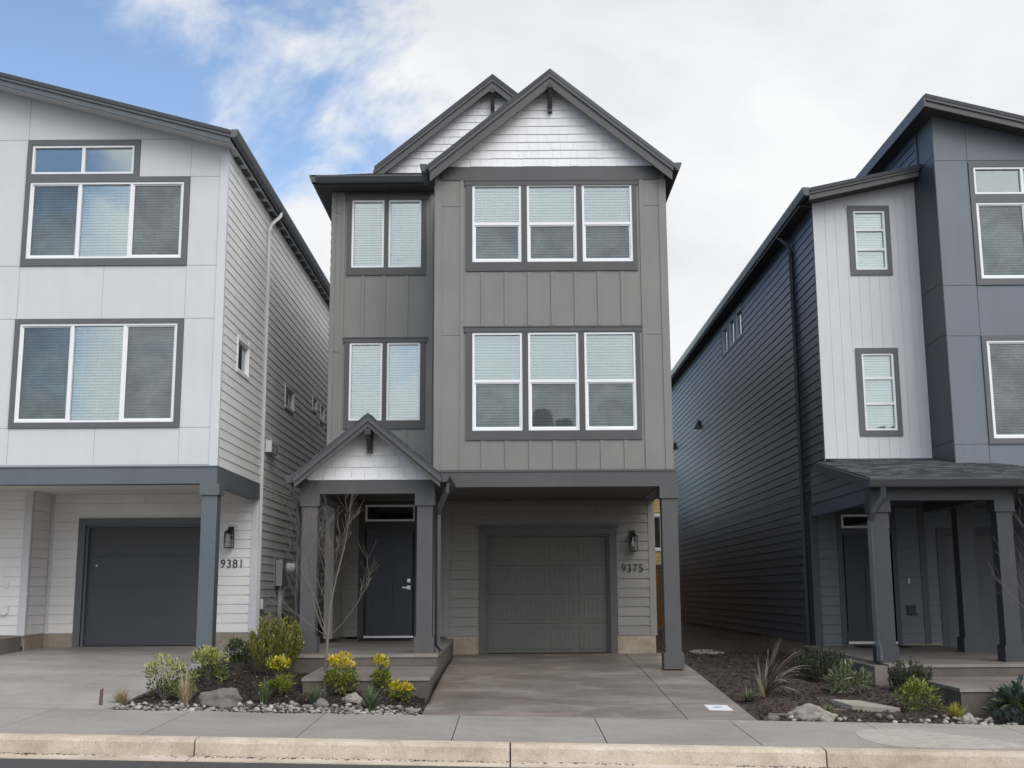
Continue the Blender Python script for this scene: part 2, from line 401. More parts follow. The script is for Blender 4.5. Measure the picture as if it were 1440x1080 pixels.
def window(house, fr, a0, a1, z0, z1, vm=(), hm=(), screens=(), blinds=True, casing=None, fw=.038, mw=.052, label=None, slat=.05, tilt=50, cas_w=.1, deep=True, casmat='grey_trim'):
    """white vinyl window; vm / hm are mullion positions, screens the lites behind an insect screen"""
    b = MB().frame(*fr)
    D0, D1 = -.07, .012
    b.fbox(a0, a0 + fw, D0, D1, z0, z1); b.fbox(a1 - fw, a1, D0, D1, z0, z1)
    b.fbox(a0 + fw, a1 - fw, D0, D1, z0, z0 + fw); b.fbox(a0 + fw, a1 - fw, D0, D1, z1 - fw, z1)
    av = [a0 + fw] + [x for m_ in vm for x in (m_ - mw / 2, m_ + mw / 2)] + [a1 - fw]
    zv = [z0 + fw] + [x for m_ in hm for x in (m_ - mw / 2, m_ + mw / 2)] + [z1 - fw]
    for m_ in vm: b.fbox(m_ - mw / 2, m_ + mw / 2, D0, D1 - .004, z0 + fw, z1 - fw)
    for m_ in hm:
        for i in range(0, len(av), 2): b.fbox(av[i], av[i + 1], D0, D1 - .006, m_ - mw / 2, m_ + mw / 2)
    lites = []
    for i in range(0, len(av), 2):
        for j in range(0, len(zv), 2): lites.append((i // 2, j // 2, av[i], av[i + 1], zv[j], zv[j + 1]))
    for (i, j, p, q, r, t) in lites:
        if (i, j) in screens:                 # the sliding sash stands inside its own thin frame
            b.fbox(p, p + .022, -.05, -.012, r, t); b.fbox(q - .022, q, -.05, -.012, r, t)
            b.fbox(p + .022, q - .022, -.05, -.012, r, r + .03); b.fbox(p + .022, q - .022, -.05, -.012, t - .022, t)
    w = b.build('window', 'vinyl', house)
    if label: w['label'] = label
    for (i, j, p, q, r, t) in lites:
        g = MB().frame(*fr); g.fbox(p - .004, q + .004, -.045, -.039, r - .004, t + .004); g.build('pane', 'glass', w)
        if (i, j) in screens:
            g = MB().frame(*fr); g.face([g.P(p, -.02, r), g.P(q, -.02, r), g.P(q, -.02, t), g.P(p, -.02, t)]); g.build('insect_screen', 'screen', w)
    if blinds:
        g = MB().frame(*fr); dd = -.13
        spans = [(av[i] - .01, av[i + 1] + .01) for i in range(0, len(av), 2)]
        for p, q in spans:
            tl_ = R(tilt + random.uniform(-7, 7)); z = z0 + .05; c, s_ = math.cos(tl_) * .027, math.sin(tl_) * .027
            while z < z1 - .08:
                zz = z + random.uniform(-.0015, .0015)
                g.hexa([g.P(p, dd - c, zz + s_), g.P(q, dd - c, zz + s_), g.P(q, dd + c, zz - s_), g.P(p, dd + c, zz - s_)],
                       [g.P(p, dd - c, zz + s_ + .003), g.P(q, dd - c, zz + s_ + .003), g.P(q, dd + c, zz - s_ + .003), g.P(p, dd + c, zz - s_ + .003)])
                z += slat
            g.fbox(p, q, dd - .02, dd + .03, z1 - .075, z1 - .02)
            g.fbox(p, q, dd - .012, dd + .014, z0 + .022, z0 + .04)
            for t in (.18, .5, .82): g.fbox(p + (q - p) * t - .002, p + (q - p) * t + .002, dd + .027, dd + .029, z0 + .04, z1 - .06)
        g.build('blind', 'blind', w)
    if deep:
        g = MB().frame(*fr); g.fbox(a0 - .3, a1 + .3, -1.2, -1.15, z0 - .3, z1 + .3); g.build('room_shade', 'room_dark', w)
    if casing:
        c0, c1, e0, e1 = casing; g = MB().frame(*fr)
        g.fbox(c0, a0, -.01, .03, e0, e1); g.fbox(a1, c1, -.01, .03, e0, e1)
        g.fbox(a0, a1, -.01, .03, e0, z0); g.fbox(a0, a1, -.01, .03, z1, e1); g.build('casing', casmat, w)
    return w
def digits(house, txt, x0, x1, Y, z0, z1):
    cu = bpy.data.curves.new('digits', 'FONT'); cu.body = txt; cu.extrude = .006; cu.space_character = 1.15
    t = bpy.data.objects.new('digits', cu); COL.objects.link(t); bpy.context.view_layer.update()
    me = bpy.data.meshes.new_from_object(t.evaluated_get(bpy.context.evaluated_depsgraph_get()))
    bpy.data.objects.remove(t)
    xs = [v.co.x for v in me.vertices]; ys = [v.co.y for v in me.vertices]
    kx, kz = (x1 - x0) / (max(xs) - min(xs)), (z1 - z0) / (max(ys) - min(ys))
    b = MB(); b.v = [Vector((x0 + (v.co.x - min(xs)) * kx, Y - .028 - v.co.z, z0 + (v.co.y - min(ys)) * kz)) for v in me.vertices]
    b.f = [tuple(p.vertices) for p in me.polygons]
    return b.build('house_number', 'black_metal', house)
def lantern(house, x, Y, z, bulb=True):
    b = MB(); b.box(x - .055, x + .055, Y - .045, Y - .02, z + .02, z + .25); b.box(x - .012, x + .012, Y - .15, Y - .045, z + .19, z + .215)
    l = b.build('wall_lantern', 'black_metal', house)
    c = MB(); w = .075; y0, y1 = Y - .24, Y - .09
    for sx in (-1, 1):
        for yy in (y0, y1 - .012): c.box(x + sx * w - .007, x + sx * w + .007, yy, yy + .012, z - .15, z + .12)
    c.box(x - w - .008, x + w + .008, y0 - .002, y1 + .002, z - .165, z - .15); c.box(x - w - .008, x + w + .008, y0 - .002, y1 + .002, z + .12, z + .135)
    c.hexa([(x - w, y0, z + .135), (x + w, y0, z + .135), (x + w, y1, z + .135), (x - w, y1, z + .135)], [(x - .03, y0 + .05, z + .19), (x + .03, y0 + .05, z + .19), (x + .03, y1 - .05, z + .19), (x - .03, y1 - .05, z + .19)])
    c.build('cage', 'black_metal', l)
    g = MB(); g.box(x - w + .004, x + w - .004, y0 + .006, y1 - .006, z - .148, z + .118); g.build('shade', 'glass_lantern', l)
    k = MB(); k.tube([(x, (y0 + y1) / 2, z + .11), (x, (y0 + y1) / 2, z + .05), (x, (y0 + y1) / 2, z + .02), (x, (y0 + y1) / 2, z - .05), (x, (y0 + y1) / 2, z - .08)], [.015, .016, .03, .032, .008], 8); k.build('bulb', 'white_plastic', l, True)
    return l
def post(house, x0, x1, y0, y1, z0, z1, mat, base=.25, cap=.2):
    b = MB(); b.box(x0, x1, y0, y1, z0 + base, z1 - cap); p = b.build('porch_post', mat, house)
    e = .034
    MB().box(x0 - e, x1 + e, y0 - e, y1 + e, z0, z0 + base).box(x0 - e * .5, x1 + e * .5, y0 - e * .5, y1 + e * .5, z0 + base, z0 + base + .012).build('base', mat, p)
    MB().box(x0 - e, x1 + e, y0 - e, y1 + e, z1 - cap, z1).build('capital', mat, p)
    return p
def front_door(house, x0, x1, z0, z1, Y, label=None):
    d = MB().frame(*FRONT(Y)); st = .12; zt = z0 + (z1 - z0) * .68
    d.fbox(x0, x1, -.06, -.035, z0, z1)
    d.fbox(x0, x0 + st, -.035, -.02, z0, z1); d.fbox(x1 - st, x1, -.035, -.02, z0, z1)
    d.fbox(x0 + st, x1 - st, -.035, -.02, z0, z0 + .2); d.fbox(x0 + st, x1 - st, -.035, -.02, z1 - .13, z1); d.fbox(x0 + st, x1 - st, -.035, -.02, zt, zt + .12)
    c = (x0 + x1) / 2; d.fbox(c - .06, c + .06, -.035, -.02, z0 + .2, zt)
    o = d.build('front_door', 'door_navy', house)
    h = MB().frame(*FRONT(Y)); hx = x1 - .07; hz = z0 + .90
    h.fbox(hx - .032, hx + .032, -.02, -.008, hz - .035, hz + .035); h.fbox(hx - .01, hx + .01, -.008, .035, hz - .01, hz + .01); h.fbox(hx - .12, hx + .012, .035, .05, hz - .012, hz + .012)
    h.build('handle', 'nickel', o)
    h = MB().frame(*FRONT(Y)); h.fbox(hx - .03, hx + .03, -.02, -.004, hz + .10, hz + .165); h.build('deadbolt', 'nickel', o)
    t = MB().frame(*FRONT(Y)); t.fbox(x0 - .03, x1 + .03, -.06, .06, z0 - .045, z0 - .006); t.build('threshold', 'nickel', o)
    if label: o['label'] = label
    return o
def gutter(mb, axis, x0, x1, y0, y1, z0, z1):
    """K-shaped trough; runs along axis, its lip towards the first outer side"""
    if axis == 'x': mb.prism([(y0, z1), (y0, z1 - .03), (y0 + .035, z0 + .02), (y0 + .05, z0), (y1, z0), (y1, z1)], 'x', x0, x1)
    else:
        s = 1 if x1 > x0 else -1
        mb.prism([(x0, z1), (x0, z1 - .03), (x0 + s * .035, z0 + .02), (x0 + s * .05, z0), (x1, z0), (x1, z1)], 'y', y0, y1)
    return mb
def spout(pts, r=.04):
    """downspout, square section"""
    return MB().tube(pts, r, 4)

# ------------------------------------------------------------------ levels of the ground
TILT = -.0225
def tl(x): return TILT * max(-60, min(60, x))
def zwalk(x, y): return -.33 + tl(x) + .027 * (y - 14.86)
def zslab(x, y, zback, yback):
    zf = zwalk(x, 14.86) + .002
    return zf + (zback - zf) * min(1, (y - 14.88) / (yback - 14.88) * 1.12) if y < yback else zback
def zbed(x, y, bump_=True):
    z = -.375 + tl(x) + .105 * min(max(y - 14.86, 0), 2.6) + .012 * max(0, min(y, 24) - 17.46)
    if bump_: z += .05 * (noise.noise((x * .9, y * .9, 3.3)) + .5 * noise.noise((x * 3, y * 3, 1.3))) * min(1, max(0, (y - 14.9) / 1.2))
    for xe, sg, wd, zb_, yb_ in ((2.98, 1, .7, 0.0, 23), (-1.13, -1, .5, 0.0, 23), (-4.96, 1, .5, .17, 23.2)):
        t = (x - xe) * sg / wd
        if t < 1:
            if t < 0 and xe * sg > 0 and abs(x) < 2.9: continue
            t = max(0, t); t = t * t * (3 - 2 * t); zd = zslab(xe, y, zb_, yb_) - .03
            if (sg > 0 and x > xe - .5) or (sg < 0 and -4 < x < xe + .5): z = z * t + zd * (1 - t)
    return z
# ground sheet, road, kerb, sidewalk
g = MB(); g.grid(40, 40, lambda a, b: ((a - .5) * 1600, (b - .5) * 1600, -.95 + tl((a - .5) * 1600)))
tag(g.build('ground', 'earth'), kind='structure')
g = MB(); g.grid(120, 30, lambda a, b: (-60 + 120 * a, -3 + 15.36 * b, -.575 + tl(-60 + 120 * a) - .02 * abs(b - .5) * 0 + .03 * (1 - b)))
g.frame((0, 0, 0), (1, 0, 0), (0, -1, 0)); tag(g.build('road', 'asphalt'), kind='structure')
g = MB(); x = -58.9; rk = random.Random(3)
prof = [(12.36, -.60), (12.36, -.566), (12.50, -.562), (12.630, -.556), (12.634, -.575), (12.648, -.575), (12.652, -.54), (12.664, -.43), (12.682, -.402), (12.72, -.392), (12.86, -.387), (12.86, -.60)]
while x < 58:
    x1 = x + 3.27; e = .008; n_ = 44 if -14 < x < 14 else 2; i0 = len(g.v); m_ = len(prof)
    for k in range(n_ + 1):
        xx = x + e + (x1 - x - 2 * e) * k / n_
        for q, (y, z) in enumerate(prof):
            jt = 1 if 6 <= q <= 9 else (.5 if 1 <= q <= 3 else 0)
            g.v.append(Vector((xx, y + jt * (.006 * noise.noise((xx * 5, q * .6, 1)) + .004 * noise.noise((xx * 19, q, 2))), z + tl(xx) + jt * (.005 * noise.noise((xx * 4, 7, q * .5)) + .004 * noise.noise((xx * 17, 3, q))))))
    for k in range(n_):
        for q in range(m_):
            a, b_ = i0 + k * m_ + q, i0 + k * m_ + (q + 1) % m_; g.f.append((a, b_, b_ + m_, a + m_))
    g.f.append(tuple(range(i0, i0 + m_))); g.f.append(tuple(range(i0 + n_ * m_ + m_ - 1, i0 + n_ * m_ - 1, -1))); x = x1
tag(g.build('kerb', 'kerb'), kind='structure')
g = MB(); k = -37
joints = []
while k < 37:
    xa, xb = -.66 + 1.64 * k + .006, -.66 + 1.64 * (k + 1) - .006
    sk = 0
    pts = [(xa, 12.865), (xb, 12.865), (xb, 14.87), (xa, 14.87)]
    g.hexa([(p, q, zwalk(p, q) - .1) for p, q in pts], [(p, q, zwalk(p, q)) for p, q in pts]); k += 1
tag(g.build('sidewalk', 'walk'), kind='structure')
g = MB(); g.hexa([(-60, 12.865, -.47 - TILT * 60), (60, 12.865, -.47 + TILT * 60), (60, 14.87, -.43 + TILT * 60), (-60, 14.87, -.43 - TILT * 60)], [(-60, 12.865, -.411 - TILT * 60), (60, 12.865, -.411 + TILT * 60), (60, 14.87, -.357 + TILT * 60), (-60, 14.87, -.357 - TILT * 60)])
tag(g.build('sidewalk_joint', 'mulch'), kind='structure')

def drive(name, mat, xs, ys, zback, yback, skew=0):
    """concrete slabs between joint lines xs and ys, sloping from the sill down to the sidewalk"""
    b = MB()
    def z(x, y):
        t = (y - 14.88) / (yback - 14.88); zf = zwalk(x, 14.86) + .002
        return zf + (zback - zf) * min(1, t * 1.12) if y < yback else zback
    for xa, xb in zip(xs, xs[1:]):
        for ya, yb in zip(ys, ys[1:]):
            p = [(xa + .006, ya + .004), (xb - .006, ya + .004), (xb - .006, yb - .004), (xa + .006, yb - .004)]
            b.hexa([(x, y, z(x, y) - .14) for x, y in p], [(x, y, z(x, y)) for x, y in p])
    tag(b.build(name, mat), kind='structure'); return z
zdrv = drive('driveway', 'drive_brown', [-1.13, 2.12, 2.98], [14.88, 19.9, 23.05], 0.0, 23)
zdrl = drive('driveway', 'drive_grey', [-12.0, -9.1, -4.96], [14.88, 19.6, 23.25], .17, 23.2)
drive('driveway', 'drive_brown', [8.1, 12.2], [14.88, 19.6, 23.05], -.12, 23)
for xa, xb, nm, mt in ((-4.97, -1.1, 'planting_bed', 'mulch'), (2.96, 7.95, 'planting_bed', 'dirt')):
    g = MB(); g.grid(90, 110, lambda a, b: (xa + (xb - xa) * a, 14.86 + 9 * b, zbed(xa + (xb - xa) * a, 14.86 + 9 * b) - (.0 if b > .01 else .02)))
    tag(g.build(nm, mt, smooth=True), kind='structure')
g = MB()
for xa, xb in ((-5.05, -3.3), (2.6, 6.0)):
    g.grid(12, 60, lambda a, b: (xa + (xb - xa) * a, 23.8 + 30 * b, zbed(xa + (xb - xa) * a, 23.8 + 30 * b) + .004))
tag(g.build('side_yard', 'dirt', smooth=True), kind='structure')
# pale worn patch on the sidewalk and the small white plate on the driveway
pts = [(4.05, 13.0), (4.9, 12.92), (5.55, 13.1), (5.2, 13.75), (4.72, 14.2), (4.32, 14.32), (3.95, 14.05), (3.85, 13.5)]
c = []
for i in range(len(pts)):
    for t in (0, .33, .66):
        p0, p1, p2, p3 = (Vector(pts[(i + k - 1) % len(pts)]) for k in range(4))
        q = .5 * ((2 * p1) + (p2 - p0) * t + (2 * p0 - 5 * p1 + 4 * p2 - p3) * t * t + (3 * p1 - p0 - 3 * p2 + p3) * t ** 3); c.append(q)
g = MB(); g.hexa([(q.x, q.y, zwalk(q.x, q.y) - .01) for q in c], [(q.x, q.y, zwalk(q.x, q.y) + .004) for q in c])
tag(g.build('sidewalk_patch', 'patch'), kind='structure')

# ================================================================== CENTRE HOUSE
H1 = empty('town_house', (-.35, 23, 0), 'taupe three storey town house with white shingled gables in the middle', 'house')
XL, XR, YB, YL, YD, BK = -3.43, 2.72, 19.9, 21.7, 23.0, 42.5
# bay
Wu = [(-.68, .18), (.28, 1.15), (1.25, 2.13)]
holes = [(a, b_, 6.84, 8.26) for a, b_ in Wu] + [(a, b_, 3.87, 5.58) for a, b_ in Wu]
w = MB().frame(*FRONT(YB)); w.plate(-1.33, XR, 3.19, 8.56, -.16, 0, holes)
w.box(-1.33, -1.17, YB + .16, YD, 3.19, 8.5); w.box(XR - .16, XR, YB + .16, YD, 3.19, 8.5); w.box(-1.33, XR, YB + .16, YD, 3.05, 3.19)
# joint lines of the side panels: thin proud panels with open joints
for pa, pb in ((-1.22, -.90), (2.33, 2.60)):
    for za, zb in ((3.2, 5.53), (5.54, 7.85), (7.86, 8.34)): w.fbox(pa, pb, 0, .008, za, zb)
w.build('bay_wall', 'taupe', H1)
t = MB().frame(*FRONT(YB))
t.fbox(-1.34, -1.22, 0, .025, 3.19, 8.34); t.fbox(2.60, 2.73, 0, .025, 3.19, 8.34)
t.fbox(-.90, -.83, 0, .022, 3.19, 8.34); t.fbox(2.26, 2.33, 0, .022, 3.19, 8.34)
for i in range(7):
    x = -.50 + i * .405
    t.fbox(x - .028, x + .028, 0, .02, 5.70, 6.66); t.fbox(x - .028, x + .028, 0, .02, 3.19, 3.70)
t.build('batten', 'taupe', H1)
t = MB().frame(*FRONT(YB)); t.fbox(-1.23, 2.62, 0, .03, 8.34, 8.58); t.build('frieze_board', 'charcoal', H1)
def casing_panel(fr, a0, a1, z0, z1, holes, crown=.03):
    c = MB().frame(*fr); c.plate(a0, a1, z0, z1 - .10, -.01, .026, holes); c.fbox(a0 - crown, a1 + crown, -.01, .034, z1 - .10, z1 - .02); c.fbox(a0 - crown * 1.4, a1 + crown * 1.4, -.01, .045, z1 - .02, z1)
    return c.build('window_casing', 'charcoal', H1)
casing_panel(FRONT(YB), -.79, 2.21, 6.68, 8.34, [h for h in holes if h[2] > 6])
casing_panel(FRONT(YB), -.79, 2.21, 3.71, 5.69, [h for h in holes if h[2] < 6])
for a, b_ in Wu:
    window(H1, FRONT(YB), a, b_, 6.84, 8.26, hm=(7.54,), screens={(0, 0)})
    window(H1, FRONT(YB), a, b_, 3.87, 5.58, hm=(4.73,), screens={(0, 0)})
# white shingled bay gable and its roof
sl = .823; ax, az = .705, 10.31; yr = 19.64
hg_ = (az - .12 - 8.58) / sl
clipg = [(ax - hg_, 8.58), (ax + hg_, 8.58), (ax, az - .12)]
g = MB().frame(*FRONT(YB)); g.slab(clipg, -.16, 0)
rr = random.Random(5)
g.courses(-1.35, 2.75, 8.58, 10.2, .151, .022, .10, .25, .003, .006, clip=clipg, jag=.008, rnd=rr)
g.build('gable_shingles', 'white_shake', H1)
def gable_roof(parent, ax, az, hw_l, hw_r, sl, y0, y1, th=.06, mat='roof', name='roof', y1r=None, hw_r2=None):
    r_ = MB(); k = sl
    r_.prism([(ax - hw_l, az - k * hw_l), (ax, az), (ax, az - th * 1.3), (ax - hw_l, az - k * hw_l - th * 1.3)], 'y', y0, y1)
    r_.prism([(ax + .0005, az), (ax + hw_r, az - k * hw_r), (ax + hw_r, az - k * hw_r - th * 1.3), (ax + .0005, az - th * 1.3)], 'y', y0, y1)
    return r_.build(name, mat, parent)
def rake(parent, ax, az, hl, hr, sl, y, th, drop=.075, d=.04, mat='charcoal'):
    r_ = MB(); top = az - drop
    for sgn, h in ((-1, hl), (1, hr)):
        if not h: continue
        z1 = top - sl * h
        r_.prism([(ax + sgn * .0004, top), (ax + sgn * h, z1), (ax + sgn * h, z1 - th), (ax + sgn * .0004, top - th)], 'y', y, y + d)
        # shadow board on top of the fascia
        r_.prism([(ax + sgn * .0004, top + .004), (ax + sgn * (h + .02), z1 + .004 - sl * .02), (ax + sgn * (h + .02), z1 - .075 - sl * .02), (ax + sgn * .0004, top - .075)], 'y', y - .03, y - .002)
    return r_.build('rake_board', mat, parent)
r_ = MB(); th_ = .078
r_.prism([(ax - 2.2, az - sl * 2.2), (ax, az), (ax, az - th_), (ax - 2.2, az - sl * 2.2 - th_)], 'y', yr - .04, 20.32)
r_.prism([(ax - 2.035, az - sl * 2.035), (ax, az), (ax, az - th_), (ax - 2.035, az - sl * 2.035 - th_)], 'y', 20.32, 30)
r_.prism([(ax + .0005, az), (ax + 2.2, az - sl * 2.2), (ax + 2.2, az - sl * 2.2 - th_), (ax + .0005, az - th_)], 'y', yr - .04, 30)
r_.build('bay_roof', 'roof', H1)
rake(H1, ax, az, 2.12, 2.12, sl, yr, .25)
def brace(parent, x, y0, y1, z0, z1):
    b = MB(); b.box(x - .045, x + .045, y0, y1, z1 - .09, z1)                 # outlooker
    b.box(x - .04, x + .04, y1 - .09, y1, z0, z1 - .09)                       # wall leg
    b.prism([(y0 + .03, z1 - .09), (y0 + .12, z1 - .09), (y1 - .09, z0 + .16), (y1 - .09, z0 + .05)], 'x', x - .035, x + .035)
    return b.build('gable_bracket', 'charcoal_dark', parent)
brace(H1, ax, yr - .10, YB - .024, 9.58, 10.02)
s = MB(); 
for sgn in (-1, 1):
    s.prism([(ax + sgn * .01, az - .10), (ax + sgn * 2.15, az - .10 - sl * 2.14), (ax + sgn * 2.15, az - .115 - sl * 2.14), (ax + sgn * .01, az - .115)], 'y', yr + .04, YB - .001)
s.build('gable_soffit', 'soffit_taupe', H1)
# gutters of the bay
g = MB(); gutter(g, 'y', 2.99, 2.87, yr - .02, BK, 8.41, 8.55); gutter(g, 'y', -1.59, -1.47, yr - .02, 20.33, 8.41, 8.55); g.build('gutter', 'gutter_dark', H1)
s = MB(); s.box(2.75, 2.86, yr + .1, BK, 8.36, 8.39); s.box(-1.46, -1.345, yr + .1, 20.32, 8.38, 8.40); s.prism([(2.60, 8.40), (2.86, 8.40), (2.86, 8.53), (2.60, 8.68)], 'y', yr + .042, yr + .08); s.prism([(-1.22, 8.40), (-1.46, 8.40), (-1.46, 8.53), (-1.22, 8.68)], 'y', yr + .042, yr + .08); s.build('eave_soffit', 'charcoal_dark', H1)
# bay beam, soffit, post
b = MB(); b.box(-1.335, 2.76, YB - .03, YB + .25, 2.91, 3.19); b.box(2.48, 2.755, YB + .25, YD - .01, 2.91, 3.185); b.box(-1.34, 2.77, YB - .045, YB - .03, 3.165, 3.2)
b.build('beam', 'charcoal', H1)
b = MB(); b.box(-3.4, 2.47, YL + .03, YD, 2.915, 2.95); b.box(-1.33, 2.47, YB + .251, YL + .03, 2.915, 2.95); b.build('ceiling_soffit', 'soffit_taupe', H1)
post(H1, 2.51, 2.775, YB - .01, YB + .255, -.10, 2.909, 'charcoal', .26, .20)
# upper left wall
Wl = [(-3.05, -2.43), (-2.345, -1.72)]
hl = [(a, b_, 7.26, 8.60) for a, b_ in Wl] + [(a, b_, 4.32, 5.80) for a, b_ in Wl]
w = MB().frame(*FRONT(YL)); w.plate(XL, -1.33, 2.95, 8.86, -.16, 0, hl)
for za, zb in ((3.0, 5.62), (5.63, 8.34), (8.35, 8.85)): w.fbox(-3.36, -3.24, 0, .008, za, zb)
w.build('upper_wall', 'taupe', H1)
t = MB().frame(*FRONT(YL)); t.fbox(XL - .01, -3.36, 0, .025, 2.95, 8.84); t.fbox(-3.24, -3.18, 0, .022, 2.95, 8.84); t.fbox(-1.60 + .05, -1.49, 0, .022, 2.95, 8.84)
for x in (-2.82, -2.42, -1.99): t.fbox(x - .028, x + .028, 0, .02, 5.9, 7.10); t.fbox(x - .028, x + .028, 0, .02, 3.0, 4.15)
t.build('batten', 'taupe', H1)
casing_panel(FRONT(YL), -3.14, -1.63, 7.11, 8.70, [h for h in hl if h[2] > 6])
casing_panel(FRONT(YL), -3.14, -1.63, 4.16, 5.90, [h for h in hl if h[2] < 6])
t = MB().frame(*FRONT(YL)); t.fbox(-3.2, -1.34, 0, .024, 8.70, 8.86); t.build('frieze_board', 'charcoal', H1)
for a, b_ in Wl:
    window(H1, FRONT(YL), a, b_, 7.26, 8.60); window(H1, FRONT(YL), a, b_, 4.32, 5.80)
# side walls, back wall (lap siding)
M['shade_lap'] = wood_grain_siding('taupe siding dimmed for bounce', (.07, .068, .064), .6, .06, .2)  # taupe siding darkened so the unseen right wall reflects less light
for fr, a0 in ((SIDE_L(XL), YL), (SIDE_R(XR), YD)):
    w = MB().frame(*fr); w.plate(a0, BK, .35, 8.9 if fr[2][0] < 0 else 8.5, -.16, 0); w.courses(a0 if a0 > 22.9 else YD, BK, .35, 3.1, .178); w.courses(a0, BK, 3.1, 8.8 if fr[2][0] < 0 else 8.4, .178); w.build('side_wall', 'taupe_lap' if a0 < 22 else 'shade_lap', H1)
w = MB(); w.box(XL, XR, BK - .16, BK, .3, 8.5); w.prism([(XL, 8.5), (XR, 8.5), (-.355, 11.0)], 'y', BK - .16, BK); w.build('back_wall', 'taupe', H1)
# main roof: steep gable that flattens to a skirt along the left eave
mx, mz, yg = -.355, 11.33, 22.3
r_ = MB(); e = .07
prof = [(-3.72, 8.93), (-2.68, 9.36), (mx, mz)]
r_.prism([(-2.68, 9.41), (mx, mz), (mx, mz - .09), (-2.68, 9.32)], 'y', yg - .28, BK + .3)
r_.prism([(mx, mz), (3.02, mz - .823 * (3.02 - mx)), (3.02, mz - .823 * (3.02 - mx) - .09), (mx, mz - .09)], 'y', yg - .28, BK + .3)
r_.build('roof', 'roof', H1)
# skirt roof in front and along the left
def shingle_plane(mb, O, u, v, L0, L1, Hh, exp=.14, th=.012, rnd=None, clip=None):
    """courses of roof tabs; O origin at the eave, u along it, v up the slope"""
    O, u, v = Vector(O), Vector(u).normalized(), Vector(v).normalized(); n = u.cross(v).normalized()
    if n.z < 0: n = -n
    rnd = rnd or random; z = 0
    while z < Hh - .01:
        a = L0; zt = min(z + exp * 1.0, Hh)
        a -= rnd.uniform(0, .2); 
        while a < L1:
            e = a + rnd.uniform(.14, .34); p, q = max(a, L0), min(e, L1)
            if q - p > .005:
                po = [(p + .001, z), (q - .001, z), (q - .001, zt), (p + .001, zt)]
                if clip: po = clip_poly(po, clip)
                if len(po) > 2:
                    D = lambda zz: th * (1.0 - .7 * (zz - z) / (zt - z))
                    mb.hexa([O + u * x + v * y - n * .002 for x, y in po], [O + u * x + v * y + n * D(y) for x, y in po])
            a = e
        z = zt
    return mb
sk = MB(); O = Vector((-3.72, 21.24, 8.93)); ang = Vector((0, 1.06, .43)).normalized(); Ls = Vector((0, 1.06, .43)).length
shingle_plane(sk, O, (1, 0, 0), ang, 0, 2.2, Ls, clip=[(0, 0), (2.26, 0), (2.26, Ls), (1.04, Ls)])
O2 = Vector((-3.72, BK, 8.93)); v2 = Vector((1.04, 0, .43))
shingle_plane(sk, O2, (0, -1, 0), v2, 0, BK - 21.24, v2.length, exp=.28, clip=[(0, 0), (BK - 21.24, 0), (BK - 21.24 - 1.06, v2.length), (0, v2.length)])
sk.hexa([(-3.72, 21.24, 8.85), (-1.47, 21.24, 8.85), (-1.47, 22.3, 9.28), (-2.68, 22.3, 9.28)], [(-3.72, 21.24, 8.928), (-1.47, 21.24, 8.928), (-1.47, 22.3, 9.358), (-2.68, 22.3, 9.358)])
sk.hexa([(-3.72, 21.24, 8.85), (-2.68, 22.3, 9.28), (-2.68, BK, 9.28), (-3.72, BK, 8.85)], [(-3.72, 21.24, 8.928), (-2.68, 22.3, 9.358), (-2.68, BK, 9.358), (-3.72, BK, 8.928)])
sk.build('skirt_roof', 'roof', H1)
g = MB(); gutter(g, 'x', -3.76, -1.50, 21.18, 21.30, 8.79, 8.93); gutter(g, 'y', -3.80, -3.68, 21.18, BK, 8.79, 8.93); g.build('gutter', 'gutter_dark', H1)
s = MB(); s.box(-3.69, -1.47, 21.30, YL - .001, 8.76, 8.80); s.box(-3.69, XL - .001, YL, BK, 8.76, 8.80); s.build('eave_soffit', 'charcoal_dark', H1)
clipm = [(-2.75, 9.2), (2.2, 9.2), (mx, mz - .30)]
clipm = [(mx - (mz - .12 - 9.2) / .823, 9.2), (mx + (mz - .12 - 9.2) / .823, 9.2), (mx, mz - .12)]
g = MB().frame(*FRONT(yg)); g.slab(clipm, -.16, 0); g.courses(clipm[0][0], clipm[1][0], 9.2, mz - .1, .151, .022, .10, .25, .003, .006, clip=clipm, jag=.008, rnd=rr); g.build('gable_shingles', 'white_shake', H1)
rake(H1, mx, mz, 2.33, 2.6, .825, yg - .24, .22)
brace(H1, mx, yg - .34, yg - .024, 10.55, 11.0)
s = MB()
for sgn in (-1, 1): s.prism([(mx + sgn * .01, mz - .10), (mx + sgn * 2.3, mz - .10 - .823 * 2.29), (mx + sgn * 2.3, mz - .115 - .823 * 2.29), (mx + sgn * .01, mz - .115)], 'y', yg - .19, yg - .001)
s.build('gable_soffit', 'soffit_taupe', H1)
# ground floor: door and garage wall
hg = [(-2.87, -1.90, .30, 2.86), (-.53, 1.86, -.05, 2.26)]
w = MB().frame(*FRONT(YD)); w.plate(XL, XR, .33, 2.93, -.18, 0, hg)
w.courses(XL + .1, -1.34, .33, 2.92, .178, holes=[(-2.98, -1.80, .3, 2.95)]); w.courses(-1.22, 2.62, .33, 2.92, .178, holes=[(-.66, 2.0, -.1, 2.43)]); w.build('garage_wall', 'taupe_lap', H1)
boards('corner_board', 'taupe', H1, FRONT(YD), [(-1.34, -1.22, 0, .028, .33, 2.92), (XL - .01, XL + .1, 0, .028, .33, 2.92)]); t = MB().frame(*FRONT(YD)); t.fbox(2.62, 2.748, 0, .028, .33, 2.92); t.box(XR, XR + .028, YD, YD + .1, .33, 2.9); t.build('corner_board', 'taupe', H1)
t = MB().frame(*FRONT(YD)); t.plate(-1.28, XR, -.1, .33, -.18, .012, hg); t.box(XR - .2, XR - .01, YD + .18, BK, -.3, .33); t.box(XL + .01, XL + .2, YD + .18, BK, -.3, .35); t.build('foundation', 'stem', H1)
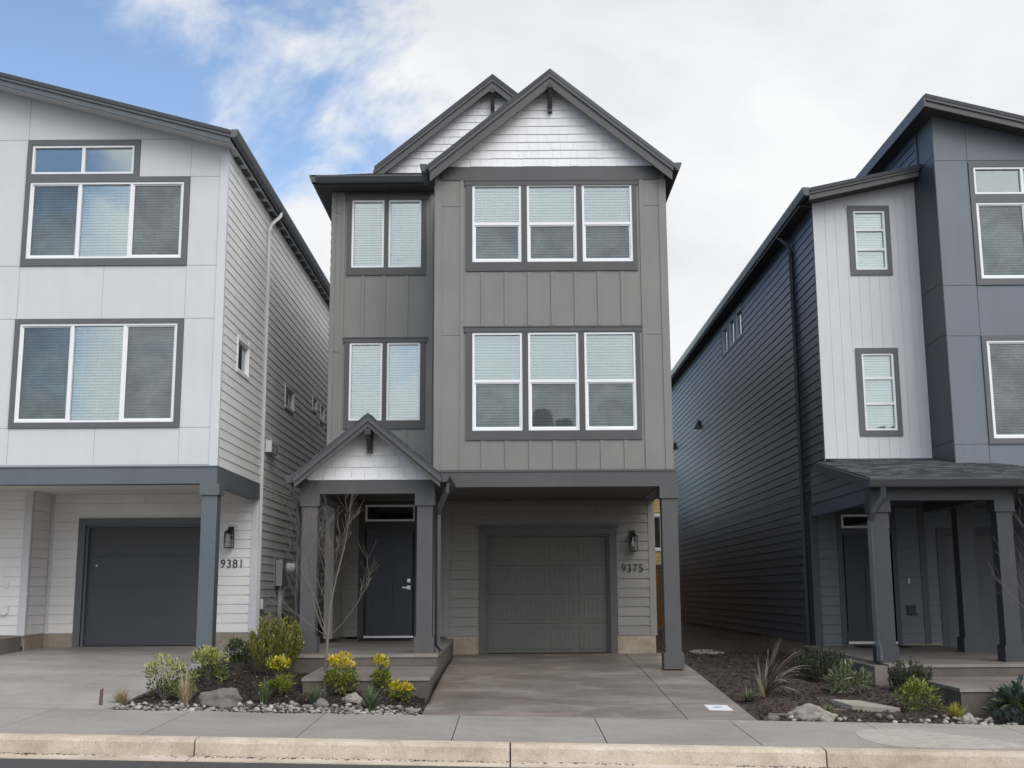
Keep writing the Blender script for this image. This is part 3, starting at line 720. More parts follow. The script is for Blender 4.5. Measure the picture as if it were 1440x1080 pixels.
t = MB().frame(*FRONT(YD)); t.fbox(-.66, -.53, -.02, .035, 0.0, 2.26); t.fbox(1.86, 1.99, -.02, .035, 0.0, 2.26); t.fbox(-.66, 1.99, -.02, .035, 2.26, 2.38); t.fbox(-.72, 2.05, -.02, .06, 2.38, 2.43)
t.fbox(-.53, -.49, -.18, -.02, 0, 2.26); t.fbox(1.82, 1.86, -.18, -.02, 0, 2.26); t.fbox(-.49, 1.82, -.18, -.02, 2.22, 2.26); t.build('garage_casing', 'charcoal', H1)
def garage_door(house, x0, x1, z0, z1, Y, mat, cols=4, rows=4, plain=False, sec=4):
    d = MB().frame(*FRONT(Y)); hh = (z1 - z0) / sec
    gp_ = .0012 if plain else .003
    for i in range(sec):
        za, zb = z0 + i * hh + gp_, z0 + (i + 1) * hh - gp_
        d.fbox(x0, x1, -.14, -.105, za, zb)
        if plain: continue
        ww = (x1 - x0 - .1) / cols
        for j in range(cols):
            a, b_ = x0 + .05 + j * ww + .05, x0 + .05 + (j + 1) * ww - .05; zc, zd = za + .06, zb - .06
            n_ = 5; sw = (b_ - a - .03) / n_
            d.fbox(a, b_, -.105, -.093, zc, zc + .02); d.fbox(a, b_, -.105, -.093, zd - .02, zd); d.fbox(a, a + .02, -.105, -.093, zc + .02, zd - .02); d.fbox(b_ - .02, b_, -.105, -.093, zc + .02, zd - .02)
            for k in range(n_): d.fbox(a + .019 + k * sw, a + .011 + (k + 1) * sw, -.105, -.099, zc + .024, zd - .024)
    o = d.build('garage_door', mat, house)
    s = MB().frame(*FRONT(Y)); s.fbox(x0, x1, -.15, -.10, z0 - .015, z0); s.build('bottom_seal', 'rubber', o)
    return o
garage_door(H1, -.49, 1.82, .015, 2.22, YD, 'garage_taupe')
t = MB().frame(*FRONT(YD)); t.fbox(-2.98, -2.87, -.05, .03, .30, 2.86); t.fbox(-1.90, -1.80, -.05, .03, .30, 2.86); t.fbox(-2.87, -1.90, -.08, .02, 2.37, 2.52); t.fbox(-2.98, -1.80, -.05, .03, 2.86, 2.93)
t.fbox(-2.87, -2.83, -.16, -.05, .32, 2.37); t.fbox(-1.94, -1.90, -.16, -.05, .32, 2.37); t.build('door_frame', 'charcoal_dark', H1)
front_door(H1, -2.83, -1.94, .36, 2.37, YD - .02)
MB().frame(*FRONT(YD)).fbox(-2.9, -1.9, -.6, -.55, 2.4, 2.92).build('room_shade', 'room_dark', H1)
window(H1, FRONT(YD + .01), -2.87, -1.90, 2.53, 2.85, blinds=False, deep=True)
lantern(H1, 2.31, YD, 2.08); digits(H1, '9375', 2.09, 2.50, YD, 1.53, 1.68)
b = MB(); b.box(2.25, 2.37, YD - .023, YD - .012, 2.25, 2.42); b.build('mounting_block', 'taupe', H1)
# porch
def step_block(house, name, x0, x1, y0, y1, zb, zf, zk):
    """cast concrete step: a smooth tread with a small nosing over a base coloured darker to imitate shade"""
    b = MB(); t = .045
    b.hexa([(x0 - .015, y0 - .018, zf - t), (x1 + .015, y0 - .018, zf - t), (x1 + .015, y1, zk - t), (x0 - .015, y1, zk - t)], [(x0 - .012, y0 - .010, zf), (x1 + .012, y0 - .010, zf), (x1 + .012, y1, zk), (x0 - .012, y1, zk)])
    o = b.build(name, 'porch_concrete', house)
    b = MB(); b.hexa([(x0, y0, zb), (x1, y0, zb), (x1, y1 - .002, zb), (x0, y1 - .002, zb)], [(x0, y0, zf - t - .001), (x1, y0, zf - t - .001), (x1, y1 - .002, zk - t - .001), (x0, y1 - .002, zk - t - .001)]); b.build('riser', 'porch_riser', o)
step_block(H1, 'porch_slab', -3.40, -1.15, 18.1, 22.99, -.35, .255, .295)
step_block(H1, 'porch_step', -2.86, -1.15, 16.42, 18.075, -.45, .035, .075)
post(H1, -3.28, -3.04, 18.42, 18.66, .26, 2.69, 'charcoal', .24, .19); post(H1, -1.49, -1.25, 18.42, 18.66, .26, 2.69, 'charcoal', .24, .19)
b = MB(); b.box(-3.31, -1.22, 18.40, 18.68, 2.69, 2.92); b.box(-3.30, -3.05, 18.681, YL - .01, 2.70, 2.91); b.box(-1.48, -1.345, 18.681, YL - .01, 2.70, 2.91); b.build('porch_beam', 'charcoal', H1)
px, pz, ps = -2.23, 3.90, .835
clipp = [(px - (pz - .09 - 2.92) / ps, 2.92), (px + (pz - .09 - 2.92) / ps, 2.92), (px, pz - .09)]
g = MB().frame(*FRONT(18.42)); g.slab(clipp, -.12, 0); g.courses(-3.3, -1.1, 2.92, 3.85, .178, .022, .14, .28, .003, .006, clip=clipp, jag=.006, rnd=rr); g.fbox(-3.2, -1.26, 0, .03, 2.905, 2.935); g.build('porch_gable', 'white_shake', H1)
rake(H1, px, pz, 1.12, 1.12, ps, 18.02, .16, .05)
brace(H1, px, 18.0, 18.39, 3.32, 3.66)
r_ = MB()
L_ = math.hypot(1.16, 1.16 * ps)
r_.prism([(px - 1.16, pz - ps * 1.16), (px, pz), (px, pz - .05), (px - 1.16, pz - ps * 1.16 - .05)], 'y', 17.99, YL - .002)
r_.prism([(px, pz), (px + 1.16, pz - ps * 1.16), (px + 1.16, pz - ps * 1.16 - .05), (px, pz - .05)], 'y', 17.99, YB - .05)
r_.prism([(px, pz), (-1.336, pz - ps * (-1.336 - px)), (-1.336, pz - ps * (-1.336 - px) - .05), (px, pz - .05)], 'y', YB - .05, YL - .002)
shingle_plane(r_, (px - 1.16, 17.985, pz - ps * 1.16), (0, 1, 0), (1, 0, ps), 0, 3.7, L_)
shingle_plane(r_, (px + 1.16, 17.985, pz - ps * 1.16), (0, 1, 0), (-1, 0, ps), 0, 1.86, L_)
shingle_plane(r_, (-1.336, YB - .05, pz - ps * (-1.336 - px)), (0, 1, 0), (-1, 0, ps), 0, 1.84, math.hypot(.894, .894 * ps))
r_.build('porch_roof', 'roof', H1)
g = MB(); gutter(g, 'y', px - 1.27, px - 1.15, 17.98, YL - .1, 2.83, 2.95); g.build('porch_gutter', 'gutter_dark', H1); g = MB(); gutter(g, 'y', px + 1.27, px + 1.15, 17.98, YB - .06, 2.83, 2.95); g.build('porch_gutter', 'gutter_dark', H1)
MB().box(px - 1.14, -3.305, 18.07, YL - .1, 2.80, 2.83).build('eave_soffit', 'charcoal_dark', H1)
s = MB(); s.box(-1.215, px + 1.14, 18.07, YB - .06, 2.80, 2.83); s.build('eave_soffit', 'charcoal_dark', H1)
spout([(-1.03, 18.3, 2.84), (-1.03, 18.3, 2.70), (-1.14, 18.42, 2.48), (-1.17, 18.53, 2.36), (-1.17, 18.53, .38), (-1.10, 18.50, .29)], .045).build('downspout', 'gutter_dark', H1)
spout([(-3.43, 18.3, 2.84), (-3.43, 18.3, 2.72), (-3.35, 18.45, 2.52), (-3.345, 18.54, 2.40), (-3.345, 18.54, .3)], .035).build('downspout', 'gutter_dark', H1)
# ================================================================== LEFT HOUSE
H2 = empty('town_house', (-8, 23, .17), 'white panelled town house with slate beam and sloping roof at the left', 'house')
LX, LL, LF, LG, LB = -5.0, -11.15, 19.8, 23.2, 42.5
rl = lambda x: 9.00 + .268 * (-4.9 - x)          # underside of the rake
hw = [(-8.45, -6.65, 8.46, 8.99), (-8.45, -5.745, 6.92, 8.31), (-8.46, -5.75, 4.04, 5.76)]
clipr = [(LL, 3.29), (LX, 3.29), (LX, rl(LX) + .1), (LL, rl(LL) + .1)]
w = MB().frame(*FRONT(LF)); w.plate(LL, LX, 3.29, 11.0, -.16, -.012, hw, clipr)
jx = [(LL, -9.99), (-9.99, -8.54), (-8.54, -7.08), (-7.08, -5.645), (-5.645, -5.12)]
def pan(a, b_, za, zb): w.slab([(a + .005, za + .005), (b_ - .005, za + .005), (b_ - .005, zb - .005), (a + .005, zb - .005)], -.012, 0, clipr)
for a, b_ in jx:
    pan(a, b_, 3.31, 3.945); pan(a, b_, 5.845, 6.79)
for a, b_ in (jx[0], jx[1], jx[4]):
    pan(a, b_, 3.945, 5.845); pan(a, b_, 6.79, 8.41 if a > -6 else 9.10)
pan(-6.55, -5.645, 8.41, 9.10); pan(-5.645, -5.12, 8.41, 9.10)
for a, b_ in ((LL, -9.99), (-9.99, -8.54), (-8.54, -6.55), (-6.55, -5.645), (-5.645, -5.12)): pan(a, b_, 9.10, 11.2)
w.slab([(-5.12, 3.29), (LX + .012, 3.29), (LX + .012, 9.2), (-5.12, 9.2)], -.012, .018, clipr)
w.build('panel_wall', 'white_panel', H2)
c = MB().frame(*FRONT(LF)); Z = .028
c.plate(-8.535, -6.55, 8.40, 9.09, -.01, Z, [hw[0]]); c.plate(-8.535, -5.645, 6.79, 8.40, -.01, Z, [hw[1]]); c.plate(-8.55, -5.65, 3.945, 5.84, -.01, Z, [hw[2]]); c.build('window_casing', 'grey_trim', H2)
window(H2, FRONT(LF), *hw[0], vm=(-7.55,), blinds=False)
window(H2, FRONT(LF), *hw[1], vm=(-7.57, -6.665), screens={(0, 0), (2, 0)})
window(H2, FRONT(LF), *hw[2], vm=(-7.555, -6.655), screens={(0, 0), (2, 0)}, tilt=38)
# side wall facing the gap
hs = [(21.0, 21.85, 5.18, 5.74), (25.55, 26.5, 5.24, 5.66), (29.1, 29.6, 5.72, 6.0), (30.3, 30.8, 5.62, 5.98)]
hs2 = [(h[0] - .06, h[1] + .06, h[2] - .06, h[3] + .06) for h in hs]
w = MB().frame(*SIDE_R(LX)); w.plate(LF + .16, LB, 3.29, 9.1, -.16, 0, hs); w.plate(LG, LB, .42, 3.29, -.16, 0)
w.courses(LF + .07, LB, 3.29, 9.08, .165, holes=hs2, lip=.0055, thick=.018); w.courses(LG + .12, LB, .42, 3.29, .165, lip=.0075, thick=.02)
w.build('side_wall', 'white_lap', H2)
for h in hs: window(H2, SIDE_R(LX), *h, blinds=False, casing=(h[0] - .06, h[1] + .06, h[2] - .06, h[3] + .06), casmat='white_lap', fw=.035)
MB().box(LX, LX + .026, LF - .018, LF + .07, 3.29, 9.1).build('corner_board', 'white_panel', H2)
t = MB(); t.box(LX, LX + .028, LG - .03, LG + .12, .42, 3.0); t.box(LX - .12, LX - .0, LG - .03, LG, .42, 3.0); t.build('corner_board', 'white_panel', H2)
b = MB(); b.box(LL, LX + .03, LF - .025, LF + .25, 2.99, 3.27); b.box(LL, LX + .035, LF - .04, LF + .1, 3.27, 3.29); b.box(LX - .2, LX + .03, LF + .25, LG, 2.99, 3.27); b.build('beam', 'slate_trim', H2)
b = MB(); b.box(LL, LX - .2, LF + .25, LG, 3.10, 3.14); b.build('ceiling_soffit', 'bounce_soffit', H2)
post(H2, -5.22, -4.96, LF, LF + .26, .02, 2.988, 'slate_trim', .20, .19)
hg2 = [(-8.36, -6.0, .1, 2.50)]
w = MB().frame(*FRONT(LG)); w.plate(-9.07, LX, .42, 3.12, -.16, 0, hg2); w.courses(-9.0, LX - .12, .42, 3.09, .178, holes=[(-8.5, -5.86, 0, 2.63)])
w.frame(*FRONT(22.25)); w.plate(LL, -9.07, .42, 3.12, -.16, 0); w.courses(LL, -9.18, .42, 3.09, .178)
w.frame(*SIDE_R(-9.07)); w.plate(22.251, LG, .42, 3.12, -.16, 0); w.courses(22.36, LG - .03, .42, 3.09, .178)
w.build('garage_wall', 'white_lap', H2)
t = MB(); t.box(-9.18, -9.04, 22.22, 22.25, .42, 3.1); t.box(-9.07, -9.04, 22.25, 22.34, .42, 3.1); t.build('corner_board', 'white_panel', H2); MB().box(-9.04, -8.98, LG - .03, LG, .42, 3.1).build('corner_board', 'white_panel', H2)
t = MB().frame(*FRONT(LG)); t.plate(-9.06, LX - .01, -.1, .42, -.16, .012, hg2); t.box(-9.09, -9.06, 22.3, LG, -.1, .42); t.box(LX - .2, LX - .012, LG + .17, LB, -.3, .42); t.build('foundation', 'stem', H2)
t = MB().frame(*FRONT(LG)); t.fbox(-8.49, -8.36, -.02, .04, .17, 2.50); t.fbox(-6.0, -5.87, -.02, .04, .17, 2.50); t.fbox(-8.49, -5.87, -.02, .04, 2.50, 2.63); t.fbox(-8.36, -8.31, -.18, -.02, .17, 2.5); t.fbox(-6.05, -6.0, -.18, -.02, .17, 2.5); t.fbox(-8.31, -6.05, -.18, -.02, 2.46, 2.5); t.build('garage_casing', 'slate_trim', H2)
gd = garage_door(H2, -8.31, -6.05, .185, 2.46, LG, 'garage_dark', plain=True)
b = MB().frame(*FRONT(LG)); b.fbox(-8.16, -8.13, -.105, -.09, 1.70, 1.73); b.build('lock', 'nickel', gd)
lantern(H2, -5.51, LG, 2.20); digits(H2, '9381', -5.69, -5.28, LG, 1.66, 1.82)
b = MB(); b.box(-5.59, -5.40, LG - .024, LG - .012, 2.46, 2.49); b.build('mounting_block', 'white_panel', H2)
b = MB().frame(*FRONT(22.25)); b.fbox(-9.46, -9.39, .018, .04, 1.28, 1.40); b.build('doorbell', 'white_plastic', H2); b = MB().frame(*FRONT(22.25)); b.fbox(-9.50, -9.36, .018, .07, .82, .97); b.fbox(-9.47, -9.38, .07, .10, .80, .84); b.build('outlet_cover', 'white_plastic', H2)
b = MB(); b.box(LL, -9.1, 21.0, 22.25, -.2, .40); b.build('porch_slab', 'porch_concrete', H2)
# roof
r_ = MB(); ry0 = 19.36; X0, X1 = -11.6, -4.86
rz = lambda x: 9.08 + .268 * (-4.86 - x)
r_.prism([(X0, rz(X0)), (X1, rz(X1)), (X1, rz(X1) - .07), (X0, rz(X0) - .07)], 'y', ry0 - .05, LB + .3); r_.build('roof', 'roof', H2)
r_ = MB(); r_.prism([(X0, rz(X0) - .07), (X1, rz(X1) - .07), (X1, rz(X1) - .22), (X0, rz(X0) - .22)], 'y', ry0, ry0 + .04); r_.prism([(X0, rz(X0) - .06), (X1, rz(X1) - .06), (X1, rz(X1) - .12), (X0, rz(X0) - .12)], 'y', ry0 - .03, ry0 - .001); r_.build('rake_board', 'slate_trim', H2)
s = MB(); s.prism([(X0, rz(X0) - .17), (X1, rz(X1) - .17), (X1, rz(X1) - .19), (X0, rz(X0) - .19)], 'y', ry0 + .04, LF - .001); s.box(LX + .001, X1, LF, LB, 8.90, 8.93); s.build('eave_soffit', 'white_panel', H2)
s = MB(); y = LF + .35
while y < LB: MB().box(LX + .02, LX + .11, y, y + .38, 8.885, 8.90).build('soffit_vent', 'black_metal', H2); y += .62
g = MB(); gutter(g, 'y', -4.72, -4.85, ry0 - .03, LB, 8.95, 9.09); g.build('gutter', 'slate_trim', H2)
spout([(-4.79, 23.5, 8.96), (-4.79, 23.45, 8.86), (-4.93, 23.25, 8.62), (-4.955, 23.2, 8.5), (-4.955, 23.18, 4), (-4.955, 23.2, .45), (-4.90, 23.1, .36)], .042).build('downspout', 'gutter_white', H2)
w = MB(); w.box(LL, LL + .16, LF + .16, LB, .3, 10.6); w.box(LL, LX - .16, LB - .16, LB, .3, 9); w.prism([(LL, 9), (LX - .16, 9), (LL, 10.6)], 'y', LB - .16, LB); w.build('back_wall', 'white_panel', H2)
# fittings on the side wall
b = MB(); b.box(LX + .018, LX + .13, 23.66, 24.34, 3.98, 4.22); b.build('vent_hood', 'white_plastic', H2)
b = MB(); b.box(LX + .131, LX + .137, 23.72, 23.96, 4.02, 4.10); b.box(LX + .131, LX + .137, 24.02, 24.26, 4.02, 4.10); b.box(LX + .131, LX + .137, 23.72, 23.96, 4.13, 4.19); b.box(LX + .131, LX + .137, 24.02, 24.26, 4.13, 4.19); b.build('vent_louvre', 'meter_grey', H2)
b = MB(); b.box(LX + .018, LX + .16, 25.0, 25.45, 1.32, 1.86); b.box(LX + .018, LX + .03, 24.85, 25.6, 1.30, 1.92); mt = b.build('electric_meter', 'meter_grey', H2)
MB().tube([(LX + .09, 25.2, 1.32), (LX + .09, 25.2, .1)], .055, 10).build('conduit', 'meter_grey', mt, True)
MB().tube([(LX + .10, 25.75, 1.70), (LX + .16, 25.75, 1.70), (LX + .28, 25.75, 1.70), (LX + .30, 25.75, 1.70)], [.11, .11, .10, .07], 14).build('dial', 'white_plastic', mt, False)
b = MB(); b.box(LX + .018, LX + .08, 23.55, 23.75, .86, 1.06); b.build('outlet_cover', 'white_plastic', H2)
b = MB(); b.prism([(31.2, 5.50), (31.5, 5.50), (31.5, 5.56), (31.4, 5.66), (31.3, 5.66)], 'x', LX + .018, LX + .2); b.build('vent_hood', 'gutter_dark', H2)
b = MB().tube([(LX + .03, 25.75, .1), (LX + .03, 25.75, .72), (LX + .03, 25.9, .78)], .03, 8); b.build('gas_pipe', 'black_metal', H2)
# ================================================================== RIGHT HOUSE
H3 = empty('town_house', (8.9, 23, 0), 'dark slate town house with one white boarded section at the right', 'house')
RX, BX, RR, RW, RB, RK = 5.79, 7.77, 11.95, 21.7, 20.6, 43.0
wr = lambda x: 8.48 + .214 * (x - 5.70)         # underside of the white section's rake
hv = [(6.56, 7.16, 7.16, 8.33), (6.56, 7.16, 4.08, 5.54)]
clipw = [(RX, 3.4), (BX, 3.4), (BX, wr(BX) + .06), (RX, wr(RX) + .06)]
w = MB().frame(*FRONT(RW)); w.plate(RX, BX, 3.4, 9.2, -.16, -.004, hv, clipw)
x = RX + .03
while x < BX - .01:
    e = min(x + .195, BX)
    zz = sorted({3.4, 9.2, *[v for h in hv for v in h[2:] if h[0] < e and h[1] > x]})
    spans = [(3.4, 9.2)]
    for h in hv:
        if h[0] < e and h[1] > x:
            ns = []
            for p, q in spans: ns += [(p, min(q, h[2] - .05)), (max(p, h[3] + .05), q)] if p < h[2] < q else [(p, q)]
            spans = ns
    for p, q in spans: w.slab([(x + .003, p), (e - .003, p), (e - .003, q), (x + .003, q)], -.004, .004, clipw)
    x = e
w.fbox(RX - .004, RX + .03, -.05, .012, 3.4, 8.5); w.build('boarded_wall', 'white_panel', H3)
for h in hv:
    d = (h[3] - h[2])
    window(H3, FRONT(RW), *h, hm=(h[2] + d * .345, h[2] + d * .675), casing=(6.455, 7.25, h[2] - .105, h[3] + .10), mw=.045, tilt=62)
rz3 = lambda x: 10.04 - .254 * (x - 7.54)
clipb = [(BX, 3.2), (RR, 3.2), (RR, rz3(RR) - .15), (BX, rz3(BX) - .15)]
hb = [(8.475, 10.28, 8.27, 8.79), (8.475, 11.19, 6.68, 8.11), (8.475, 11.19, 3.78, 5.54)]
w = MB().frame(*FRONT(RB)); w.plate(BX + .014, RR, 3.2, 10.2, -.16, -.012, hb, clipb)
def pan3(a, b_, za, zb): w.slab([(a + .005, za + .005), (b_ - .005, za + .005), (b_ - .005, zb - .005), (a + .005, zb - .005)], -.012, 0, clipb)
for za, zb in ((3.2, 3.68), (3.68, 5.63), (5.63, 6.56), (6.56, 8.92), (8.92, 10.2)):
    pan3(BX + .010, 8.385, za, zb); pan3(11.28, RR, za, zb)
    if za in (3.2, 5.63, 8.92): pan3(8.385, 9.83, za, zb); pan3(9.83, 11.28, za, zb)
pan3(10.38, 11.28, 8.2, 8.92); w.build('panel_wall', 'slate_panel', H3)
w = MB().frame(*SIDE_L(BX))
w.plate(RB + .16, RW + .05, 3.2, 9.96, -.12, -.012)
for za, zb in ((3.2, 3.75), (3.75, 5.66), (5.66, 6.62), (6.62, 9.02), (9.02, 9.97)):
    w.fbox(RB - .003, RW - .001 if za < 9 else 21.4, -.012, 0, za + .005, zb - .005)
w.build('bay_side_wall', 'slate_dark', H3)  # bay paint in a darker tone that imitates shade on this side
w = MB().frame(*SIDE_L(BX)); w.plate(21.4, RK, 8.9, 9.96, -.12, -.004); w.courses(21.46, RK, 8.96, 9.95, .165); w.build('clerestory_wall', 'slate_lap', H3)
t = MB().frame(*SIDE_L(BX)); t.fbox(21.38, 21.46, -.004, .022, 8.95, 9.95); t.build('corner_board', 'slate_dark', H3)
c = MB().frame(*FRONT(RB)); c.plate(8.39, 10.38, 8.19, 8.89, -.01, .026, [hb[0]]); c.plate(8.39, 11.28, 6.56, 8.19, -.01, .026, [hb[1]]); c.plate(8.39, 11.28, 3.68, 5.63, -.01, .026, [hb[2]]); c.build('window_casing', 'grey_trim', H3)
window(H3, FRONT(RB), *hb[0], vm=(9.36,), blinds=False); window(H3, FRONT(RB), *hb[1], vm=(9.37, 10.28), screens={(0, 0), (2, 0)}); window(H3, FRONT(RB), *hb[2], vm=(9.37, 10.28), screens={(0, 0), (2, 0)}, tilt=38)
# side wall
hs3 = [(28.85, 29.65, 7.5, 8.22), (29.85, 30.65, 7.5, 8.22), (30.85, 31.65, 7.5, 8.22)]
w = MB().frame(*SIDE_L(RX)); w.plate(RW + .16, RK, 2.6, 8.56, -.16, 0, hs3); w.plate(YD, RK, .15, 2.6, -.16, 0)
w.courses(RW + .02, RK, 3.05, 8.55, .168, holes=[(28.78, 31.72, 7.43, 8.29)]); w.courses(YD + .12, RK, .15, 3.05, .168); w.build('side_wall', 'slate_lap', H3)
for h in hs3: window(H3, SIDE_L(RX), *h, blinds=False)
c = MB().frame(*SIDE_L(RX)); c.plate(28.78, 31.72, 7.43, 8.29, -.01, .026, hs3); c.build('window_casing', 'slate_dark', H3)
t = MB(); t.box(RX - .028, RX, YD - .03, YD + .12, .12, 2.9); t.box(RX, RX + .12, YD - .03, YD, .12, 2.7); t.build('corner_board', 'slate_dark', H3)
w = MB(); w.box(RX + .01, RX + .2, YD + .18, RK, -.6, .15); w.frame(*FRONT(YD)); w.plate(RX + .01, 8.0, -.3, .15, -.17, .005); w.box(8.0, 8.22, YD - .012, YD + .1, -.3, .22); w.build('foundation', 'stem', H3)
for (y, z) in ((35.9, 6.2), (41.3, 6.2)):
    b = MB(); b.hexa([(RX - .02, y, z - .1), (RX - .2, y + .03, z - .1), (RX - .2, y + .27, z - .1), (RX - .02, y + .3, z - .1)], [(RX - .02, y, z + .14), (RX - .06, y + .08, z + .14), (RX - .06, y + .22, z + .14), (RX - .02, y + .3, z + .14)]); b.build('vent_hood', 'black_metal', H3)
# white section roof, its eave and gutter
A0, A1 = 5.64, BX - .002; az3 = lambda x: 8.65 + .214 * (x - 5.64)
r_ = MB(); r_.prism([(A0, az3(A0)), (A1, az3(A1)), (A1, az3(A1) - .07), (A0, az3(A0) - .07)], 'y', 21.25, RK + .3); r_.build('roof', 'roof', H3)
r_ = MB(); r_.prism([(A0, az3(A0) - .07), (A1 - .03, az3(A1) - .07), (A1 - .03, az3(A1) - .22), (A0, az3(A0) - .22)], 'y', 21.30, 21.34); r_.prism([(A0, az3(A0) - .05), (A1 - .03, az3(A1) - .055), (A1 - .03, az3(A1) - .12), (A0, az3(A0) - .115)], 'y', 21.27, 21.299); r_.build('rake_board', 'charcoal', H3)
s = MB(); s.prism([(A0, az3(A0) - .18), (A1, az3(A1) - .18), (A1, az3(A1) - .20), (A0, az3(A0) - .20)], 'y', 21.34, RW - .001); s.box(A0 - .1, RX - .001, RW, RK, 8.42, 8.45); s.build('eave_soffit', 'charcoal_dark', H3)
g = MB(); gutter(g, 'y', 5.50, 5.63, 21.26, RK, 8.50, 8.66); g.build('gutter', 'gutter_dark', H3)
spout([(5.58, 23.75, 8.52), (5.58, 23.7, 8.42), (5.70, 23.45, 8.18), (5.735, 23.35, 8.0), (5.735, 23.35, 4), (5.735, 23.35, .05)], .045).build('downspout', 'slate_dark', H3)
# main roof
r_ = MB(); Q0, Q1 = 7.54, 12.3
r_.prism([(Q0, rz3(Q0)), (Q1, rz3(Q1)), (Q1, rz3(Q1) - .07), (Q0, rz3(Q0) - .07)], 'y', 20.15, RK + .3); r_.build('roof', 'roof', H3)
r_ = MB(); r_.prism([(Q0, rz3(Q0) - .07), (Q1, rz3(Q1) - .07), (Q1, rz3(Q1) - .23), (Q0, rz3(Q0) - .23)], 'y', 20.19, 20.23); r_.prism([(Q0, rz3(Q0) - .06), (Q1, rz3(Q1) - .06), (Q1, rz3(Q1) - .12), (Q0, rz3(Q0) - .12)], 'y', 20.16, 20.189); r_.box(Q0 - .03, Q0, 20.17, RK, rz3(Q0) - .24, rz3(Q0) - .02); r_.build('rake_board', 'charcoal', H3)
s = MB(); s.prism([(Q0, rz3(Q0) - .16), (Q1, rz3(Q1) - .16), (Q1, rz3(Q1) - .18), (Q0, rz3(Q0) - .18)], 'y', 20.23, RB - .001); s.prism([(Q0, rz3(Q0) - .16), (BX - .001, rz3(BX) - .16), (BX - .001, rz3(BX) - .18), (Q0, rz3(Q0) - .18)], 'y', RB, RK); s.build('eave_soffit', 'charcoal_dark', H3)
w = MB(); w.box(RR - .16, RR, RB + .16, RK, -.3, rz3(RR) - .2); w.box(RX + .16, RR - .16, RK - .16, RK, -.3, 8.4); w.prism([(BX, 8.4), (RR - .16, 8.4), (RR - .16, 8.75), (BX, 9.8)], 'y', RK - .16, RK); w.box(RX + .16, RR - .16, RW + .3, RK - .16, 2.95, 3.05); w.build('back_wall', 'slate_dark', H3)
# ground floor walls
hd = [(6.37, 7.33, .10, 2.62), (8.33, 11.2, -.2, 2.2)]
w = MB().frame(*FRONT(YD)); w.plate(RX, RR - .16, .15, 2.95, -.16, 0, hd); w.courses(RX + .12, 7.86, .15, 2.9, .178, holes=[(6.28, 7.42, .1, 2.7)]); w.courses(7.98, 8.2, .15, 2.9, .178); w.courses(8.2, RR - .16, 2.34, 2.9, .178); w.build('garage_wall', 'slate_porch_lap', H3)
t = MB().frame(*FRONT(YD)); t.fbox(7.86, 7.98, 0, .03, .15, 2.92); t.build('corner_board', 'slate_dark', H3)
t = MB().frame(*FRONT(YD)); t.fbox(6.28, 6.37, -.05, .03, .14, 2.62); t.fbox(7.33, 7.42, -.05, .03, .14, 2.62); t.fbox(6.37, 7.33, -.08, .02, 2.22, 2.34); t.fbox(6.28, 7.42, -.05, .03, 2.62, 2.72); t.fbox(6.37, 6.41, -.16, -.05, .16, 2.22); t.fbox(7.29, 7.33, -.16, -.05, .16, 2.22); t.build('door_frame', 'slate_dark', H3)
front_door(H3, 6.41, 7.29, .20, 2.22, YD - .02)
window(H3, FRONT(YD + .01), 6.38, 7.32, 2.35, 2.61, blinds=False)
t = MB().frame(*FRONT(YD)); t.fbox(8.2, 8.33, -.02, .035, -.15, 2.2); t.fbox(11.2, 11.33, -.02, .035, -.15, 2.2); t.fbox(8.2, 11.33, -.02, .035, 2.2, 2.34); t.build('garage_casing', 'slate_dark', H3)
garage_door(H3, 8.33, 11.2, -.12, 2.2, YD, 'garage_slate', plain=True)
b = MB().frame(*FRONT(YD)); b.fbox(7.60, 7.63, .018, .03, 1.28, 1.38); b.build('doorbell', 'white_plastic', H3)
b = MB().frame(*FRONT(YD)); b.fbox(7.55, 7.70, .016, .06, .70, .86); b.fbox(7.60, 7.73, .06, .09, .68, .72); b.build('outlet_cover', 'black_metal', H3)
# porch
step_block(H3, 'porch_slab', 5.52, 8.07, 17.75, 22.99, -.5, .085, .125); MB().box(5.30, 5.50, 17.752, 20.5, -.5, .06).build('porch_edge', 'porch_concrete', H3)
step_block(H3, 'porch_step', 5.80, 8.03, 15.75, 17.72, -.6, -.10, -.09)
post(H3, 5.52, 5.76, 18.15, 18.39, .088, 2.52, 'slate_post', .24, .18); post(H3, 7.42, 7.66, 18.15, 18.39, .088, 2.52, 'slate_post', .24, .18); post(H3, 7.73, 8.00, 20.6, 20.87, .108, 2.72, 'slate_post', .24, .20)
b = MB(); b.box(5.50, 7.70, 18.13, 18.41, 2.52, 2.72); b.box(7.45, 7.68, 18.411, 21.5, 2.55, 2.72); b.box(BX - .02, RR, RB - .03, RB + .25, 2.72, 3.19); b.build('porch_beam', 'slate_post', H3)
b = MB(); b.box(5.8, 11.7, 18.42, YD, 2.725, 2.76); b.build('ceiling_soffit', 'slate_dark', H3)
sz = lambda y: 2.84 + (y - 17.88) * (3.56 - 2.84) / (21.7 - 17.88)
r_ = MB(); r_.prism([(17.9, sz(17.9) - .006), (RW - .002, sz(RW) - .006), (RW - .002, sz(RW) - .09), (17.9, sz(17.9) - .09)], 'x', 5.79, 7.76); r_.prism([(17.9, sz(17.9) - .006), (20.95, sz(20.95) - .006), (20.95, sz(20.95) - .09), (17.9, sz(17.9) - .09)], 'x', 5.44, 5.79)
zt_, yt_ = sz(RB - .03) - .006, RB - .03
